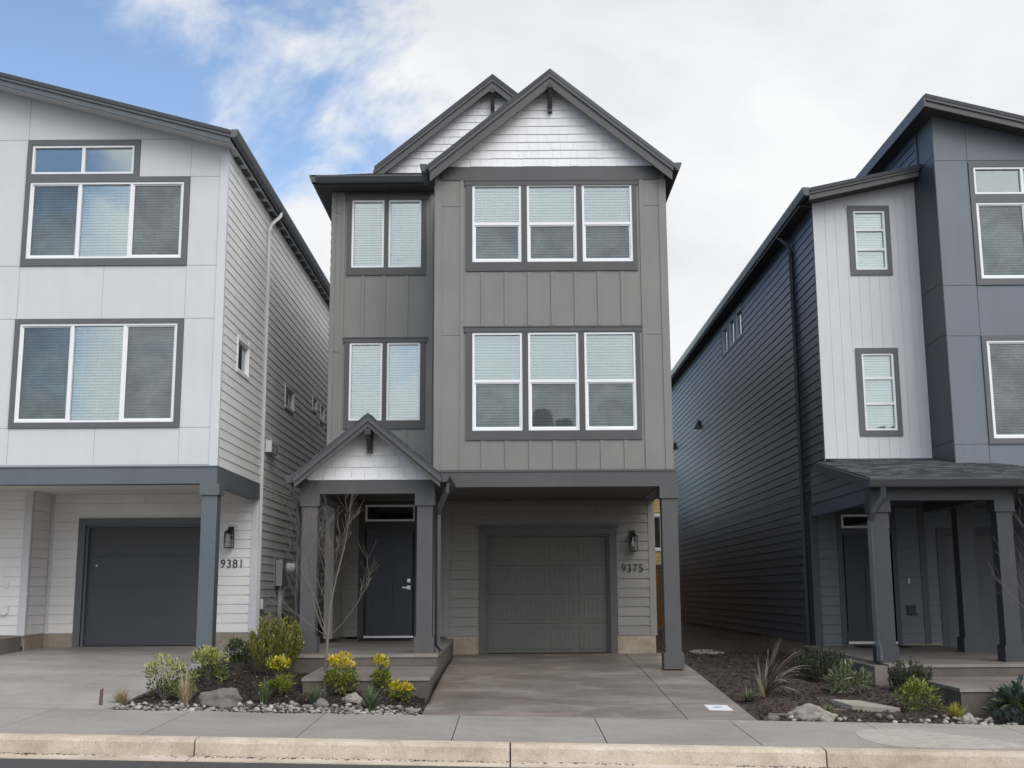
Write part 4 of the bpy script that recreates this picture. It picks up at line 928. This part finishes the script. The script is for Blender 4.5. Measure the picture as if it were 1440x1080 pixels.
r_.hexa([(7.76, 17.9, 2.75), (9.22, 17.9, 2.75), (9.22, yt_, 2.75), (7.76, yt_, 2.75)], [(7.76, 17.9, sz(17.9) - .006), (9.22, 17.9, sz(17.9) - .006), (9.221, yt_, sz(17.9) - .006), (7.76, yt_, sz(17.9) - .004)])
r_.hexa([(7.76, 17.9, sz(17.9) - .006), (9.22, 17.9, sz(17.9) - .006), (9.221, yt_, sz(17.9) - .005), (7.76, yt_, sz(17.9) - .004)], [(7.76, 17.91, sz(17.91) - .006), (9.21, 17.91, sz(17.91) - .006), (8.4, yt_, zt_), (7.76, yt_, zt_)])
sv = Vector((0, 3.82, .72)); sL = sv.length
shingle_plane(r_, (5.44, 17.88, 2.836), (1, 0, 0), sv, 0, .35, sL * 3.07 / 3.82); shingle_plane(r_, (5.79, 17.88, 2.836), (1, 0, 0), sv, 0, 1.97, sL); sH = sL * (RB - .04 - 17.88) / 3.82; shingle_plane(r_, (7.76, 17.88, 2.836), (1, 0, 0), sv, 0, 1.5, sH, clip=[(0, 0), (1.47, 0), (.65, sH), (0, sH)])
r_.build('porch_roof', 'roof', H3)
t = MB(); t.prism([(17.9, sz(17.9) - .02), (20.97, sz(20.97) - .02), (20.97, sz(20.97) - .17), (17.9, sz(17.9) - .15)], 'x', 5.41, 5.438); t.build('rake_board', 'slate_dark', H3)
w = MB().frame(*SIDE_L(5.52)); tri = [(18.14, 2.52), (21.75, 2.52), (21.75, 3.30), (20.9, sz(20.9) - .1), (18.14, sz(18.14) - .1)]
w.slab(tri, -.10, -.004); w.courses(18.2, 21.75, 2.72, 3.6, .16, clip=tri, lip=.007, thick=.014); w.slab([(18.14, 2.50), (21.76, 2.50), (21.76, 2.70), (18.14, 2.70)], -.10, .018); w.box(5.53, RX + .1, 21.66, 21.75, 2.5, 3.30); w.build('porch_side_wall', 'slate_lap', H3)
g = MB(); gutter(g, 'x', 5.40, 9.22, 17.78, 17.9, 2.70, 2.84); g.build('porch_gutter', 'gutter_dark', H3)
b = MB(); b.box(5.5, 9.2, 17.9, 18.12, 2.70, 2.73); b.box(7.72, 9.1, 18.0, 18.06, 2.60, 2.69); b.build('eave_soffit', 'charcoal_dark', H3)
spout([(5.62, 17.86, 2.71), (5.62, 17.88, 2.56), (5.49, 18.02, 2.32), (5.46, 18.1, 2.2), (5.46, 18.1, .42), (5.48, 18.06, .30), (5.46, 18.0, .12)], .045).build('downspout', 'gutter_dark', H3)
# door mats lie on the porches
tag(MB().box(-2.86, -1.93, 22.1, 22.72, .289, .307).build('door_mat', 'rubber'), 'black rubber mat before the navy door beneath the shingled porch gable', 'door mat', 'door mats')
tag(MB().box(6.4, 7.3, 22.1, 22.72, .12, .137).build('door_mat', 'rubber'), 'black mat by the dark door beneath the slate house porch roof', 'door mat', 'door mats')
# ================================================================== BACKGROUND
H4 = empty('yellow_house', (5.5, 50, -.2), 'yellow lap sided house far behind, seen through the gap', 'house')
w = MB().frame(*FRONT(48)); hy = [(5.2, 6.0, 2.85, 4.15)]
w.plate(3.9, 9.5, 1.6, 5.4, -.16, 0, hy); w.courses(3.9, 9.5, 2.2, 5.4, .15, holes=[(5.1, 6.1, 2.75, 4.25)]); w.box(3.9, 9.5, 48.2, 55, -.6, 5.4); w.build('wall', 'yellow_lap', H4)
b = MB().frame(*FRONT(48)); b.fbox(3.9, 9.5, 0, .04, 1.85, 2.2); b.fbox(3.9, 9.5, -.1, .01, -.6, 1.85); b.build('base_board', 'brown_trim', H4); MB().box(-5.5, 3.88, 48.1, 55, -.6, 4.6).build('reflection_block', 'brown_trim', H4)  # brown block is added out of view to darken the slate wall's reflection
window(H4, FRONT(48), *hy[0], vm=(5.62,), blinds=False, casing=(5.1, 6.1, 2.75, 4.25), casmat='vinyl', deep=False)
MB().prism([(3.5, 5.4), (10, 5.4), (6.7, 6.9)], 'y', 47.6, 55.4).build('roof', 'roof', H4)
F = empty('wood_fence', (4.2, 44, -.2), 'orange cedar board fence closing off the gap beside slate house', 'fence')
b = MB(); x = 2.0
while x < 5.75: b.box(x, x + .135, 44, 44.02, -.25, 1.85); x += .142
b.build('boards', 'cedar', F); MB().box(2, 5.78, 43.97, 44.05, 1.87, 1.95).build('cap_rail', 'cedar', F)
for x in (2.0, 3.8, 5.6): MB().box(x, x + .09, 44.05, 44.14, -.3, 1.85).build('fence_post', 'cedar', F)

# ================================================================== PLANTS AND STONES
def leaf(mb, p, d, ln, wd, bend=.3):
    d = d.normalized(); s = d.cross(Vector((0, 0, 1)))
    if s.length < .05: s = Vector((1, 0, 0))
    s.normalize(); q = Matrix.Rotation(random.uniform(-.9, .9), 3, d); s = q @ s; up = s.cross(d)
    i = len(mb.v); m_ = p + d * ln * .5
    mb.v += [p, m_ + s * wd * .5 + up * wd * .12, p + d * ln - up * ln * bend * .3, m_ - s * wd * .5 + up * wd * .12]; mb.f.append((i, i + 1, i + 2, i + 3))
def rdir():
    while True:
        v = Vector((random.uniform(-1, 1), random.uniform(-1, 1), random.uniform(-1, 1)))
        if .05 < v.length < 1: return v.normalized()
def shrub(name, x, y, w, h, mat, label, cat='shrub', n=900, ll=.05, lw=.024, tip=None, tipfrac=.25, tip_z=.6, shape='dome', group=None, clumps=16, sink=0):
    random.seed(label); z = zbed(x, y) - sink; o = empty(name, (x, y, z), label, cat, group)
    lf, tp, st = MB(), MB(), MB(); base = Vector((x, y, z)); cl = []
    for i in range(clumps):
        a = random.uniform(0, 2 * math.pi); r = math.sqrt(random.random()) * .78
        zz = (.30 + .62 * (1 - r * r) * random.uniform(.75, 1.12)) if shape == 'dome' else random.uniform(.4, .95)
        if random.random() < .42: zz = random.uniform(.16, .4)
        c_ = base + Vector((math.cos(a) * r * w / 2, math.sin(a) * r * w / 2, zz * h)); cl.append(c_)
        st.tube([base + Vector((math.cos(a) * .02, math.sin(a) * .02, -.02)), base + (c_ - base) * .55 + Vector((0, 0, -.03 * h)), c_], [.005, .004, .002], 4, False)
    for k in range(n):
        c_ = random.choice(cl); d = rdir(); rad = w * .19 * random.uniform(.45, 1.12)
        p = c_ + Vector((d.x, d.y, d.z * .85)) * rad
        if p.z < z + .01: p.z = z + random.uniform(.01, .06)
        dd = (d + (p - base).normalized() * .8 + Vector((0, 0, .35)) + rdir() * .5)
        istip = tip and (p.z - z) / h > tip_z and random.random() < tipfrac * 2.2
        leaf(tp if istip else lf, p, dd, ll * random.uniform(.6, 1.25), lw * random.uniform(.7, 1.2))
    lf.build('leaves', mat, o, fix=False); st.build('stems', 'bark', o)
    if tp.f: tp.build('leaf_tips', tip, o, fix=False)
    return o
def spray_shrub(name, x, y, w, h, mat, label, n=26, m_=46, ll=.045, lw=.014, droop=.1, cat='shrub'):
    """upright feathery sprays"""
    z = zbed(x, y); o = empty(name, (x, y, z), label, cat); lf, st = MB(), MB(); base = Vector((x, y, z))
    for i in range(n):
        a = random.uniform(0, 2 * math.pi); r = math.sqrt(random.random()) * .5 * w; hh = h * random.uniform(.62, 1.06) * (1 - .3 * (r / (w * .5)) ** 2)
        t0 = base + Vector((math.cos(a) * r * .3, math.sin(a) * r * .3, 0)); t1 = base + Vector((math.cos(a) * r, math.sin(a) * r, hh))
        mid = (t0 + t1) / 2 + Vector((math.cos(a), math.sin(a), 0)) * r * .25
        P_ = lambda t: t0 * (1 - t) ** 2 + mid * 2 * t * (1 - t) + t1 * t * t
        st.tube([P_(k / 4) for k in range(5)], [.007, .006, .005, .004, .002], 4, False)
        for k in range(m_):
            t = random.uniform(.12, 1.0); d = (P_(min(1, t + .05)) - P_(t - .05)).normalized() + rdir() * .75
            leaf(lf, P_(t) + rdir() * .012, d + Vector((0, 0, .2)), ll * random.uniform(.6, 1.3), lw)
    lf.build('leaves', mat, o, fix=False); st.build('stems', 'bark', o); return o
def tuft(name, x, y, w, h, mat, label, n=70, wd=.010, cat='grass', stiff=.5, name2='blades', zz=None):
    z = zbed(x, y) if zz is None else zz; o = empty(name, (x, y, z), label, cat); b = MB(); blades(b, Vector((x, y, z)), w, h, n, wd, stiff); b.build(name2, mat, o, fix=False); return o
def blades(b, base, w, h, n, wd, stiff, a_rng=(0, 2 * math.pi), tw=0.3):
    for i in range(n):
        a = random.uniform(*a_rng); out = random.uniform(.1, 1.0) * w / 2; hh = h * random.uniform(.5, 1.05) * (1 - .35 * (out / (w / 2)) ** 2)
        d = Vector((math.cos(a), math.sin(a), 0)); sd_ = Vector((-d.y, d.x, 0)); p0 = base + d * random.uniform(0, .03) + sd_ * random.uniform(-.03, .03)
        prev = None; drop = random.uniform(.0, 1 - stiff)
        sd_ = (sd_ + d * random.uniform(-tw, tw)).normalized()
        for k in range(6):
            t = k / 5; p = p0 + d * out * t ** 1.4 + Vector((0, 0, hh * (t - drop * t ** 3)))
            ww = wd * (1 - t ** 2) * .5 + .0008; L_, R_ = p - sd_ * ww, p + sd_ * ww
            i0 = len(b.v); b.v += [L_, R_]
            if prev is not None: b.f.append((prev, prev + 1, i0 + 1, i0))
            prev = i0
# left bed
shrub('variegated_shrub', -4.56, 15.85, .50, .52, 'leaf_variegated', 'cream tipped shrub nearest the pale left driveway', n=900, tip='leaf_tip', tipfrac=.3, tip_z=.55, shape='loose')
shrub('variegated_shrub', -4.27, 15.78, .34, .38, 'leaf_variegated', 'smaller straggly shrub behind the straw coloured grass clump', n=420, tip='leaf_tip', tipfrac=.12, tip_z=.6, shape='loose', clumps=11)
shrub('variegated_shrub', -4.28, 16.95, .58, .45, 'leaf_variegated', 'round dome shrub with pale edged leaves behind the big boulder', n=1500, tip='leaf_tip', tipfrac=.3, tip_z=.5)
shrub('dark_shrub', -4.30, 18.8, .50, .44, 'leaf_dark', 'dark green shrub before the white house foundation', n=1100, tip='leaf_sage', tipfrac=.2)
spray_shrub('heath_shrub', -3.52, 17.85, .92, .86, 'leaf_heath', 'tall feathery olive shrub beside left porch post', n=95, m_=70, ll=.06, lw=.018)
shrub('yellow_shrub', -3.11, 16.1, .44, .50, 'leaf_lime', 'lime yellow shrub in front of the tall olive shrub', n=1700, tip='leaf_gold', tipfrac=.2, tip_z=.7, ll=.06)
shrub('yellow_shrub', -2.30, 16.25, .42, .50, 'leaf_lime', 'golden topped shrub right beside the bare sapling trunk', n=1400, tip='leaf_gold', tipfrac=.40, tip_z=.66, ll=.055, shape='loose')
shrub('yellow_shrub', -1.75, 16.25, .36, .48, 'leaf_lime', 'loose shrub with golden left tip before the porch step', n=850, tip='leaf_gold', tipfrac=.3, tip_z=.72, ll=.055, shape='loose', clumps=10)
shrub('yellow_shrub', -1.49, 15.95, .34, .22, 'leaf_lime', 'lowest small yellow shrub at the driveway corner of bed', n=700, tip='leaf_gold', tipfrac=.3, tip_z=.6, clumps=9)
tuft('sedge_tuft', -3.20, 15.55, .36, .36, 'blade_green', 'green sedge tuft in front of the lime yellow shrub', n=90, stiff=.6)
tuft('sedge_tuft', -2.54, 15.5, .50, .36, 'blade_green', 'green sedge tuft at foot of the bare sapling', n=120)
tuft('sedge_tuft', -1.81, 15.28, .56, .42, 'blade_green', 'widest green sedge tuft, near driveway end of the stones', n=130, wd=.013)
tuft('straw_grass', -4.98, 15.42, .38, .26, 'blade_straw', 'low straw coloured grass beside the wooden stake', n=260, wd=.006, stiff=.7)
tuft('straw_grass', -4.17, 15.38, .36, .46, 'blade_straw', 'dry upright straw grass left of the big brown boulder', n=150, wd=.008, stiff=.75)
b = MB(); b.hexa([(-5.19, 15.16, -.35), (-5.145, 15.16, -.35), (-5.145, 15.19, -.35), (-5.19, 15.19, -.35)], [(-5.175, 15.17, -.01), (-5.14, 15.165, .005), (-5.14, 15.19, .008), (-5.175, 15.19, -.02)])
tag(b.build('wooden_stake', 'stake'), 'short weathered wooden stake at the left driveway edge', 'stake')
# right bed
FX, FY = 3.46, 16.75
pf = empty('flax_plant', (FX, FY, zbed(FX, FY)), 'bronze flax plant with long arching striped blades', 'plant')
def strap(b, base, tip, rise, wd):
    """one long strap leaf that rises and arches over to its tip"""
    d = tip - base; s_ = Vector((-d.y, d.x, 0)).normalized() if abs(d.x) + abs(d.y) > .02 else Vector((1, 0, 0))
    s_ = (s_ + Vector((random.uniform(-.4, .4), random.uniform(-.4, .4), .25))).normalized(); mid = base + d * .4 + Vector((0, 0, rise)); prev = None
    for k in range(11):
        t = k / 10; p = base * (1 - t) ** 2 + mid * 2 * t * (1 - t) + tip * t * t; w_ = wd * .5 * (.55 + .9 * t if t < .5 else 1.0) * (1 - max(0, t - .45) / .56) + .001
        i0 = len(b.v); b.v += [p - s_ * w_, p + s_ * w_]
        if prev is not None: b.f.append((prev, prev + 1, i0 + 1, i0))
        prev = i0
b = MB(); base = pf.location.copy()
for dx, dy, dz, rs in ((.24, -.02, .86, .12), (.30, .1, .78, .12), (.18, .1, .72, .1), (.42, 0, .66, .22), (.36, -.12, .56, .2), (.52, .05, .56, .28), (.10, .1, .62, .1), (.60, -.1, .36, .34), (.66, .05, .22, .36), (.72, -.1, .10, .34), (.55, -.2, .16, .3), (.78, .1, .02, .26), (.45, -.3, .03, .26), (-.05, .1, .55, .1), (-.12, .05, .36, .12), (.34, .2, .45, .2), (.26, -.25, .2, .26), (.5, .2, .3, .3), (.15, -.1, .5, .1), (.28, .02, .68, .14), (.2, -.05, .58, .12)):
    for q in range(2): strap(b, base + Vector((random.uniform(-.06, .06), random.uniform(-.05, .05), -.02)), base + Vector((dx * 1.12 + random.uniform(-.05, .05), dy + random.uniform(-.06, .06), dz * random.uniform(.95, 1.16))), rs, random.uniform(.028, .048))
b.build('blades', 'blade_bronze', pf, fix=False)
b = MB(); strap(b, base + Vector((-.02, -.08, 0)), base + Vector((-.14, -.1, .33)), .05, .06); strap(b, base + Vector((-.02, -.08, .0)), base + Vector((-.10, -.14, .26)), .04, .04); b.build('pale_blade', 'blade_pale', pf, fix=False)
tuft('sedge_tuft', 3.20, 16.5, .46, .22, 'leaf_sage', 'low pale sedge tuft left of the bronze flax', n=200, wd=.014, stiff=.3)
spray_shrub('juniper_shrub', 4.72, 18.6, .92, .52, 'leaf_juniper', 'wide dark juniper beside the porch slab edge', n=95, m_=58)
shrub('drooping_shrub', 4.66, 16.85, .54, .34, 'leaf_sage', 'shrub with drooping striped leaves behind the flat stone', n=460, ll=.11, lw=.03, clumps=14)
spray_shrub('juniper_shrub', 5.58, 17.1, .66, .48, 'leaf_juniper', 'dark juniper in front of the first slate porch post', n=75, m_=58)
shrub('golden_shrub', 5.28, 15.85, .54, .34, 'leaf_variegated', 'low yellow green shrub in front of the dark juniper', n=1400, ll=.055, lw=.018, tip='leaf_lime', tipfrac=.3, tip_z=.4)
tuft('yellow_grass', 5.58, 15.35, .34, .24, 'blade_yellow', 'small bright yellow grass clump among the right stones', n=170, wd=.007, stiff=.7)
shrub('broadleaf_shrub', 6.42, 15.45, .64, .40, 'leaf_dark', 'dark broad leaved shrub at the far right edge', n=420, ll=.13, lw=.06, tip='leaf_blue', tipfrac=.3)
spray_shrub('blue_shrub', 6.2, 15.12, .5, .18, 'leaf_blue', 'low blue green creeper below the broad leaved shrub', n=60, m_=30)
tuft('sedge_tuft', 3.98, 15.38, .38, .22, 'leaf_sage', 'variegated sedge clump drooping over the pale boulder', n=150, wd=.013, stiff=.3)
shrub('dry_shrub', 4.95, 15.08, .36, .13, 'leaf_dead', 'low dead brown plant left of the yellow grass clump', n=180, ll=.05, lw=.014, clumps=8)
shrub('dry_shrub', 3.34, 15.42, .36, .11, 'leaf_dead', 'low dead brown plant by the driveway corner', n=180, ll=.05, lw=.014, clumps=8)

# bare saplings
def branch(mb, p, d, ln, r, depth, rnd, up=.25):
    n = max(3, int(ln / .09)); pts, rad = [p.copy()], [r]
    for i in range(n):
        d = (d + Vector((rnd.gauss(0, .07), rnd.gauss(0, .07), rnd.gauss(0, .05) + up * .16))).normalized(); p = p + d * ln / n
        pts.append(p.copy()); rad.append(max(.0016, r * .58 * (1 - .78 * (i + 1) / n)))
    mb.tube(pts, rad, 5, False)
    if depth > 0:
        for k in range(rnd.randint(4, 6)):
            i = rnd.randint(max(1, n // 5), n - 1); ax_ = rdir()
            nd = (d + Vector((rnd.uniform(-.75, .75), rnd.uniform(-.75, .75), rnd.uniform(0, .4)))).normalized()
            branch(mb, pts[i], nd, ln * rnd.uniform(.35, .6), rad[i] * .55, depth - 1, rnd, up)
def sapling(x, y, label, seed, side=1, stems=None, base_z=None, h=2.5):
    rnd = random.Random(seed); random.seed(seed); z = zbed(x, y); o = empty('bare_sapling', (x, y, z), label, 'tree', 'bare street saplings')
    tr = MB(); B = Vector((x, y, z - .05))
    tp = [B, B + Vector((.005, 0, .35)), B + Vector((.02, 0, .75)), B + Vector((.035, 0, .95)), B + Vector((.05, 0.02, 1.25)), B + Vector((.12, .03, 1.6)), B + Vector((.22, .03, 2.0)), B + Vector((.27, .05, 2.35)), B + Vector((.33, .06, h + .35))]
    tr.tube(tp, [.028, .025, .022, .020, .013, .010, .007, .0045, .002], 8, False); tr.build('trunk', 'bark', o, True)
    br = MB()
    for (zh, dx, dy, dz, ln, r) in stems: 
        i = max(k for k in range(len(tp)) if tp[k].z - B.z <= zh); t = tp[i].lerp(tp[min(i + 1, len(tp) - 1)], .3)
        branch(br, t, Vector((dx, dy, dz)).normalized(), ln, r, 2, rnd)
    br.build('branches', 'bark', o, True); return o
ST = [(.75, -.45, .0, .75, 1.1, .012), (.78, -.85, .1, .55, 1.0, .010), (.8, .9, -.1, .75, 1.0, .008), (.95, -.35, .2, .9, 1.5, .012), (1.0, -.2, -.2, .95, 1.5, .010), (1.25, -.15, .1, 1, 1.3, .009), (1.25, .3, .1, 1, 1.3, .009), (1.6, .25, 0, 1, .9, .006), (.95, -.6, -.1, .8, 1.3, .009), (1.3, -.3, 0, 1, 1.0, .007)]
sapling(-2.54, 16.3, 'bare young tree with fine branches standing before the shingled porch', 4, stems=ST)
sapling(6.98, 15.5, 'bare young tree cut by the right picture edge', 11, stems=[(.95, -.75, .0, .7, 1.3, .011), (.8, -.5, .3, .9, 1.3, .012), (1.0, -.35, -.1, 1, 1.5, .011), (1.25, -.3, .1, 1, 1.3, .009), (1.3, .3, .1, 1, 1.2, .009), (.9, .8, .1, .8, 1.2, .009), (1.0, -.5, .1, .9, 1.5, .010)])

# stones
import bmesh
def rock_mesh(name, seed, sub, amp, sx, sy, sz, mat):
    bm = bmesh.new(); bmesh.ops.create_icosphere(bm, subdivisions=sub, radius=1)
    for v in bm.verts:
        n_ = noise.noise(v.co * 1.1 + Vector((seed * 7.3, 1, 2))) * amp + noise.noise(v.co * 2.7 + Vector((seed, 5, 1))) * amp * .4
        v.co = v.co * (1 + n_); v.co = Vector((v.co.x * sx, v.co.y * sy, v.co.z * sz))
    me = bpy.data.meshes.new(name); bm.to_mesh(me); bm.free(); me.materials.append(M[mat])
    me.polygons.foreach_set('use_smooth', [True] * len(me.polygons)); return me
SM = [rock_mesh('river_stone', i, 2, .28, 1, random.uniform(.62, .9), random.uniform(.45, .7), 'stone') for i in range(9)]
rnd = random.Random(21)
def stones(n, xa, xb, ya, yb, label, group, dens, smin=.022, smax=.053):
    placed = []; tries = 0
    while len(placed) < n and tries < n * 60:
        tries += 1; x = rnd.uniform(xa, xb); y = ya + (yb - ya) * rnd.random() ** 1.5; r = rnd.uniform(smin, smax) * (1.25 if rnd.random() < .12 else 1)
        if rnd.random() > dens(x, y): continue
        if any((x - q[0]) ** 2 + (y - q[1]) ** 2 < (.74 * (r + q[2])) ** 2 for q in placed): continue
        placed.append((x, y, r)); o = bpy.data.objects.new('river_stone', rnd.choice(SM)); COL.objects.link(o)
        o.location = (x, y, zbed(x, y) + r * .28 + .012); o.scale = (r, r, r); o.rotation_euler = (rnd.uniform(-.25, .25), rnd.uniform(-.25, .25), rnd.uniform(0, 6.28))
        tag(o, label, 'stone', group)
stones(218, -5.0, -1.16, 14.91, 15.5, 'grey river stone in the strip between dark mulch and sidewalk', 'river stones along the left bed', lambda x, y: 1 if y < 15.3 else .45)
stones(72, 3.0, 7.0, 14.93, 15.35, 'grey river stone at the sidewalk edge of the right bed', 'river stones along the right bed', lambda x, y: 1 if x > 5.35 else (.35 if x > 4.5 else .10))
def boulder(x, y, sx, sy, sz, mat, label, seed, rz=0, sink=.3):
    me = rock_mesh('boulder', seed, 4, .44, sx, sy, sz, mat); o = bpy.data.objects.new('boulder', me); COL.objects.link(o)
    o.location = (x, y, zbed(x, y) + sz * (1 - sink * 2)); o.rotation_euler = (0, 0, rz); tag(o, label, 'rock')
boulder(-3.74, 15.4, .25, .16, .15, 'boulder', 'largest brown boulder sitting in the left river stones', 3, .1)
boulder(-2.08, 15.75, .13, .1, .08, 'boulder_pale', 'smooth grey boulder between the two right hand sedge tufts', 8)
boulder(-2.42, 15.28, .10, .09, .09, 'boulder', 'fist sized brown rock beside sedge at the sapling foot', 12)
boulder(3.70, 15.22, .29, .10, .11, 'boulder_pale', 'long low pale boulder near the driveway corner of right bed', 5, -.35)
boulder(3.84, 14.98, .10, .08, .07, 'boulder_pale', 'round smooth stone just in front of the long pale boulder', 6)
boulder(5.62, 15.05, .09, .08, .09, 'boulder_pale', 'roundest pale stone beside the yellow grass clump', 9)
boulder(3.18, 15.0, .09, .05, .06, 'boulder', 'small rusty brown rock at the driveway corner', 14)
g = MB(); po = [(4.25, 16.3), (4.42, 15.9), (4.98, 15.72), (5.02, 15.8), (4.62, 16.25)]
g.hexa([(x, y, zbed(x, y, False) - .03) for x, y in po], [(x, y, zbed(x, y, False) + .045) for x, y in po]); tag(g.build('flat_stone', 'board_stone'), 'thin pale slab lying flat in the right bed', 'rock')
g = MB(); px_, py_ = 2.66, 15.85
zc = lambda x, y: zdrv(x, y)
cor = [(px_ - .15, py_ - .22), (px_ + .16, py_ - .22), (px_ + .15, py_ + .2), (px_ - .15, py_ + .22)]
g.hexa([(x, y, zc(x, y) - .01) for x, y in cor], [(x, y, zc(x, y) + .006) for x, y in cor]); mcv = g.build('cover_plate', 'white_plastic'); tag(mcv, 'small white square cover plate set in the brown driveway', 'cover')
g = MB().tube([(px_, py_, zc(px_, py_)), (px_, py_, zc(px_, py_) + .012)], .055, 12); g.build('lid', 'meter_grey', mcv)
# wood scraps, mulch chips, gravel
for (x0, y0, x1, y1, r, lab) in ((3.2, 15.3, 3.62, 15.22, .018, 'pale broken stick lying beside the long pale boulder'), (3.55, 15.6, 4.3, 15.75, .012, 'thin bare twig lying behind the long pale boulder')):
    b = MB(); b.tube([(x0, y0, zbed(x0, y0) + .03), ((x0 + x1) / 2, (y0 + y1) / 2, zbed((x0 + x1) / 2, (y0 + y1) / 2) + .04), (x1, y1, zbed(x1, y1) + .025)], [r, r * .9, r * .6], 6); tag(b.build('stick', 'bark'), lab, 'stick')
def chips(xa, xb, ya, yb, n, name, mat, smin=.007, smax=.026):
    b = MB()
    for i in range(n):
        x, y = rnd.uniform(xa, xb), ya + (yb - ya) * rnd.random() ** 1.4; p = Vector((x, y, zbed(x, y) + rnd.uniform(.002, .02)))
        a = rnd.uniform(0, 6.28); u = Vector((math.cos(a), math.sin(a), rnd.uniform(-.35, .35))); v = Vector((-u.y, u.x, rnd.uniform(-.35, .35))); l, w_ = rnd.uniform(smin, smax), rnd.uniform(.004, .012); t_ = Vector((0, 0, rnd.uniform(.004, .012)))
        q = [p - u * l - v * w_, p + u * l - v * w_, p + u * l * .8 + v * w_, p - u * l * .9 + v * w_]; b.hexa(q, [k + t_ for k in q])
    tag(b.build(name, mat, fix=False), kind='stuff', label='scattered bark chips and clods over the soil', cat='mulch')
chips(-4.94, -1.15, 14.95, 18.2, 6500, 'bark_mulch', 'chip'); chips(3.02, 5.75, 14.92, 26, 4200, 'bark_mulch', 'chip')
b = MB()
for i in range(260):
    a, r = rnd.uniform(0, 6.28), rnd.random() ** .6; x, y = 4.1 + math.cos(a) * r * .34, 25.5 + math.sin(a) * r * .7; s_ = rnd.uniform(.015, .035); z = zbed(x, y) + .01
    q = [(x - s_, y - s_ * .6, z), (x + s_ * .8, y - s_, z), (x + s_, y + s_ * .7, z), (x - s_ * .6, y + s_, z)]; b.hexa(q, [(k[0] * .5 + x * .5, k[1] * .5 + y * .5, z + s_) for k in q])
tag(b.build('gravel', 'board_stone', fix=False), 'patch of pale gravel on the dirt between the houses', 'gravel', kind='stuff')

def chip_strip(xa, xb, ya, yb, zf, n, name, mat, label):
    b = MB()
    for i in range(n):
        x, y = rnd.uniform(xa, xb), rnd.gauss((ya + yb) / 2, (yb - ya) / 3)
        if noise.noise((x * .9, 2, 5)) < rnd.uniform(-.5, .35): continue
        z = zf(x); a = rnd.uniform(0, 6.28); u = Vector((math.cos(a), math.sin(a), 0)) * rnd.uniform(.005, .022); v = Vector((-u.y, u.x, 0)) * rnd.uniform(.25, .7); p = Vector((x, y, z))
        q = [p - u - v, p + u - v, p + u * .8 + v, p - u * .9 + v]; b.hexa(q, [k + Vector((0, 0, rnd.uniform(.003, .009))) for k in q])
    tag(b.build(name, mat, fix=False), label, 'debris', kind='stuff')
chip_strip(-7, 7, 12.56, 12.66, lambda x: -.562 + tl(x), 1500, 'gutter_debris', 'chip', 'dark grit and leaf litter along the foot of the kerb')
chip_strip(-4.9, -1.2, 14.80, 14.90, lambda x: zwalk(x, 14.84), 380, 'soil_crumbs', 'chip', 'soil crumbs strewn along the inner sidewalk edge')
def far_tree(x, y, h, w, label, seed, conifer):
    rt = random.Random(seed); z = -.6; o = empty('street_tree', (x, y, z), label, 'tree', 'trees across the street'); B = Vector((x, y, z))
    MB().tube([B, B + Vector((0, 0, h * .5)), B + Vector((.1, 0, h * .97))], [.2, .13, .02], 8).build('trunk', 'bark', o, True)
    lf = MB()
    for i in range(2600):
        t = rt.random() ** .7; a = rt.uniform(0, 6.28)
        zz = h * (.18 + .82 * t); rr_ = w * .5 * ((1 - t) ** .8 if conifer else math.sqrt(max(0, 1 - (2 * t - 1) ** 2))) * (.75 + .45 * noise.noise((math.cos(a) * 1.4, math.sin(a) * 1.4, zz * .9 + seed)))
        r = rr_ * rt.uniform(.45, 1.08); p = B + Vector((math.cos(a) * r, math.sin(a) * r, zz)); d = Vector((math.cos(a), math.sin(a), rt.uniform(-.4, .3)))
        leaf(lf, p, d, .55, .26)
    lf.build('crown', 'leaf_juniper', o, fix=False)
far_tree(1.7, -25, 11.6, 3.6, 'narrow conifer across the street, mirrored in the middle lower bay window', 1, True)
far_tree(3.0, -26, 11.2, 3.4, 'second conifer across the street, right of the first in the mirror image', 2, True)
far_tree(-24, -24, 10.6, 9.0, 'broad tree across the street, mirrored low in the left house window', 3, False)
far_tree(-16, -27, 11.5, 7.0, 'round tree across the street, mirrored in the left house right sash', 4, False)
far_tree(22, -25, 11.0, 8.0, 'broad tree across the street, mirrored in the slate house window', 5, False)

# fine pea gravel between the river stones
b = MB()
for i in range(2600):
    x = rnd.uniform(-5.0, -1.16); y = 14.89 + .62 * rnd.random() ** 1.6; z = zbed(x, y) + .004; r = rnd.uniform(.008, .02); a = rnd.uniform(0, 6.28)
    q = [Vector((x + r * math.cos(a + k * 1.2566) * rnd.uniform(.7, 1.2), y + r * math.sin(a + k * 1.2566) * rnd.uniform(.6, 1.1), z)) for k in range(5)]
    c = Vector((x, y, z)); b.hexa(q, [c + (k - c) * .62 + Vector((0, 0, r * rnd.uniform(.6, 1.1))) for k in q])
M['pea'] = island('pea gravel', [(0, (.10, .095, .088)), (.5, (.20, .19, .175)), (1, (.38, .36, .33))], .8)
tag(b.build('pea_gravel', 'pea', fix=False), 'fine grey gravel between the river stones of the left bed', 'gravel', kind='stuff')
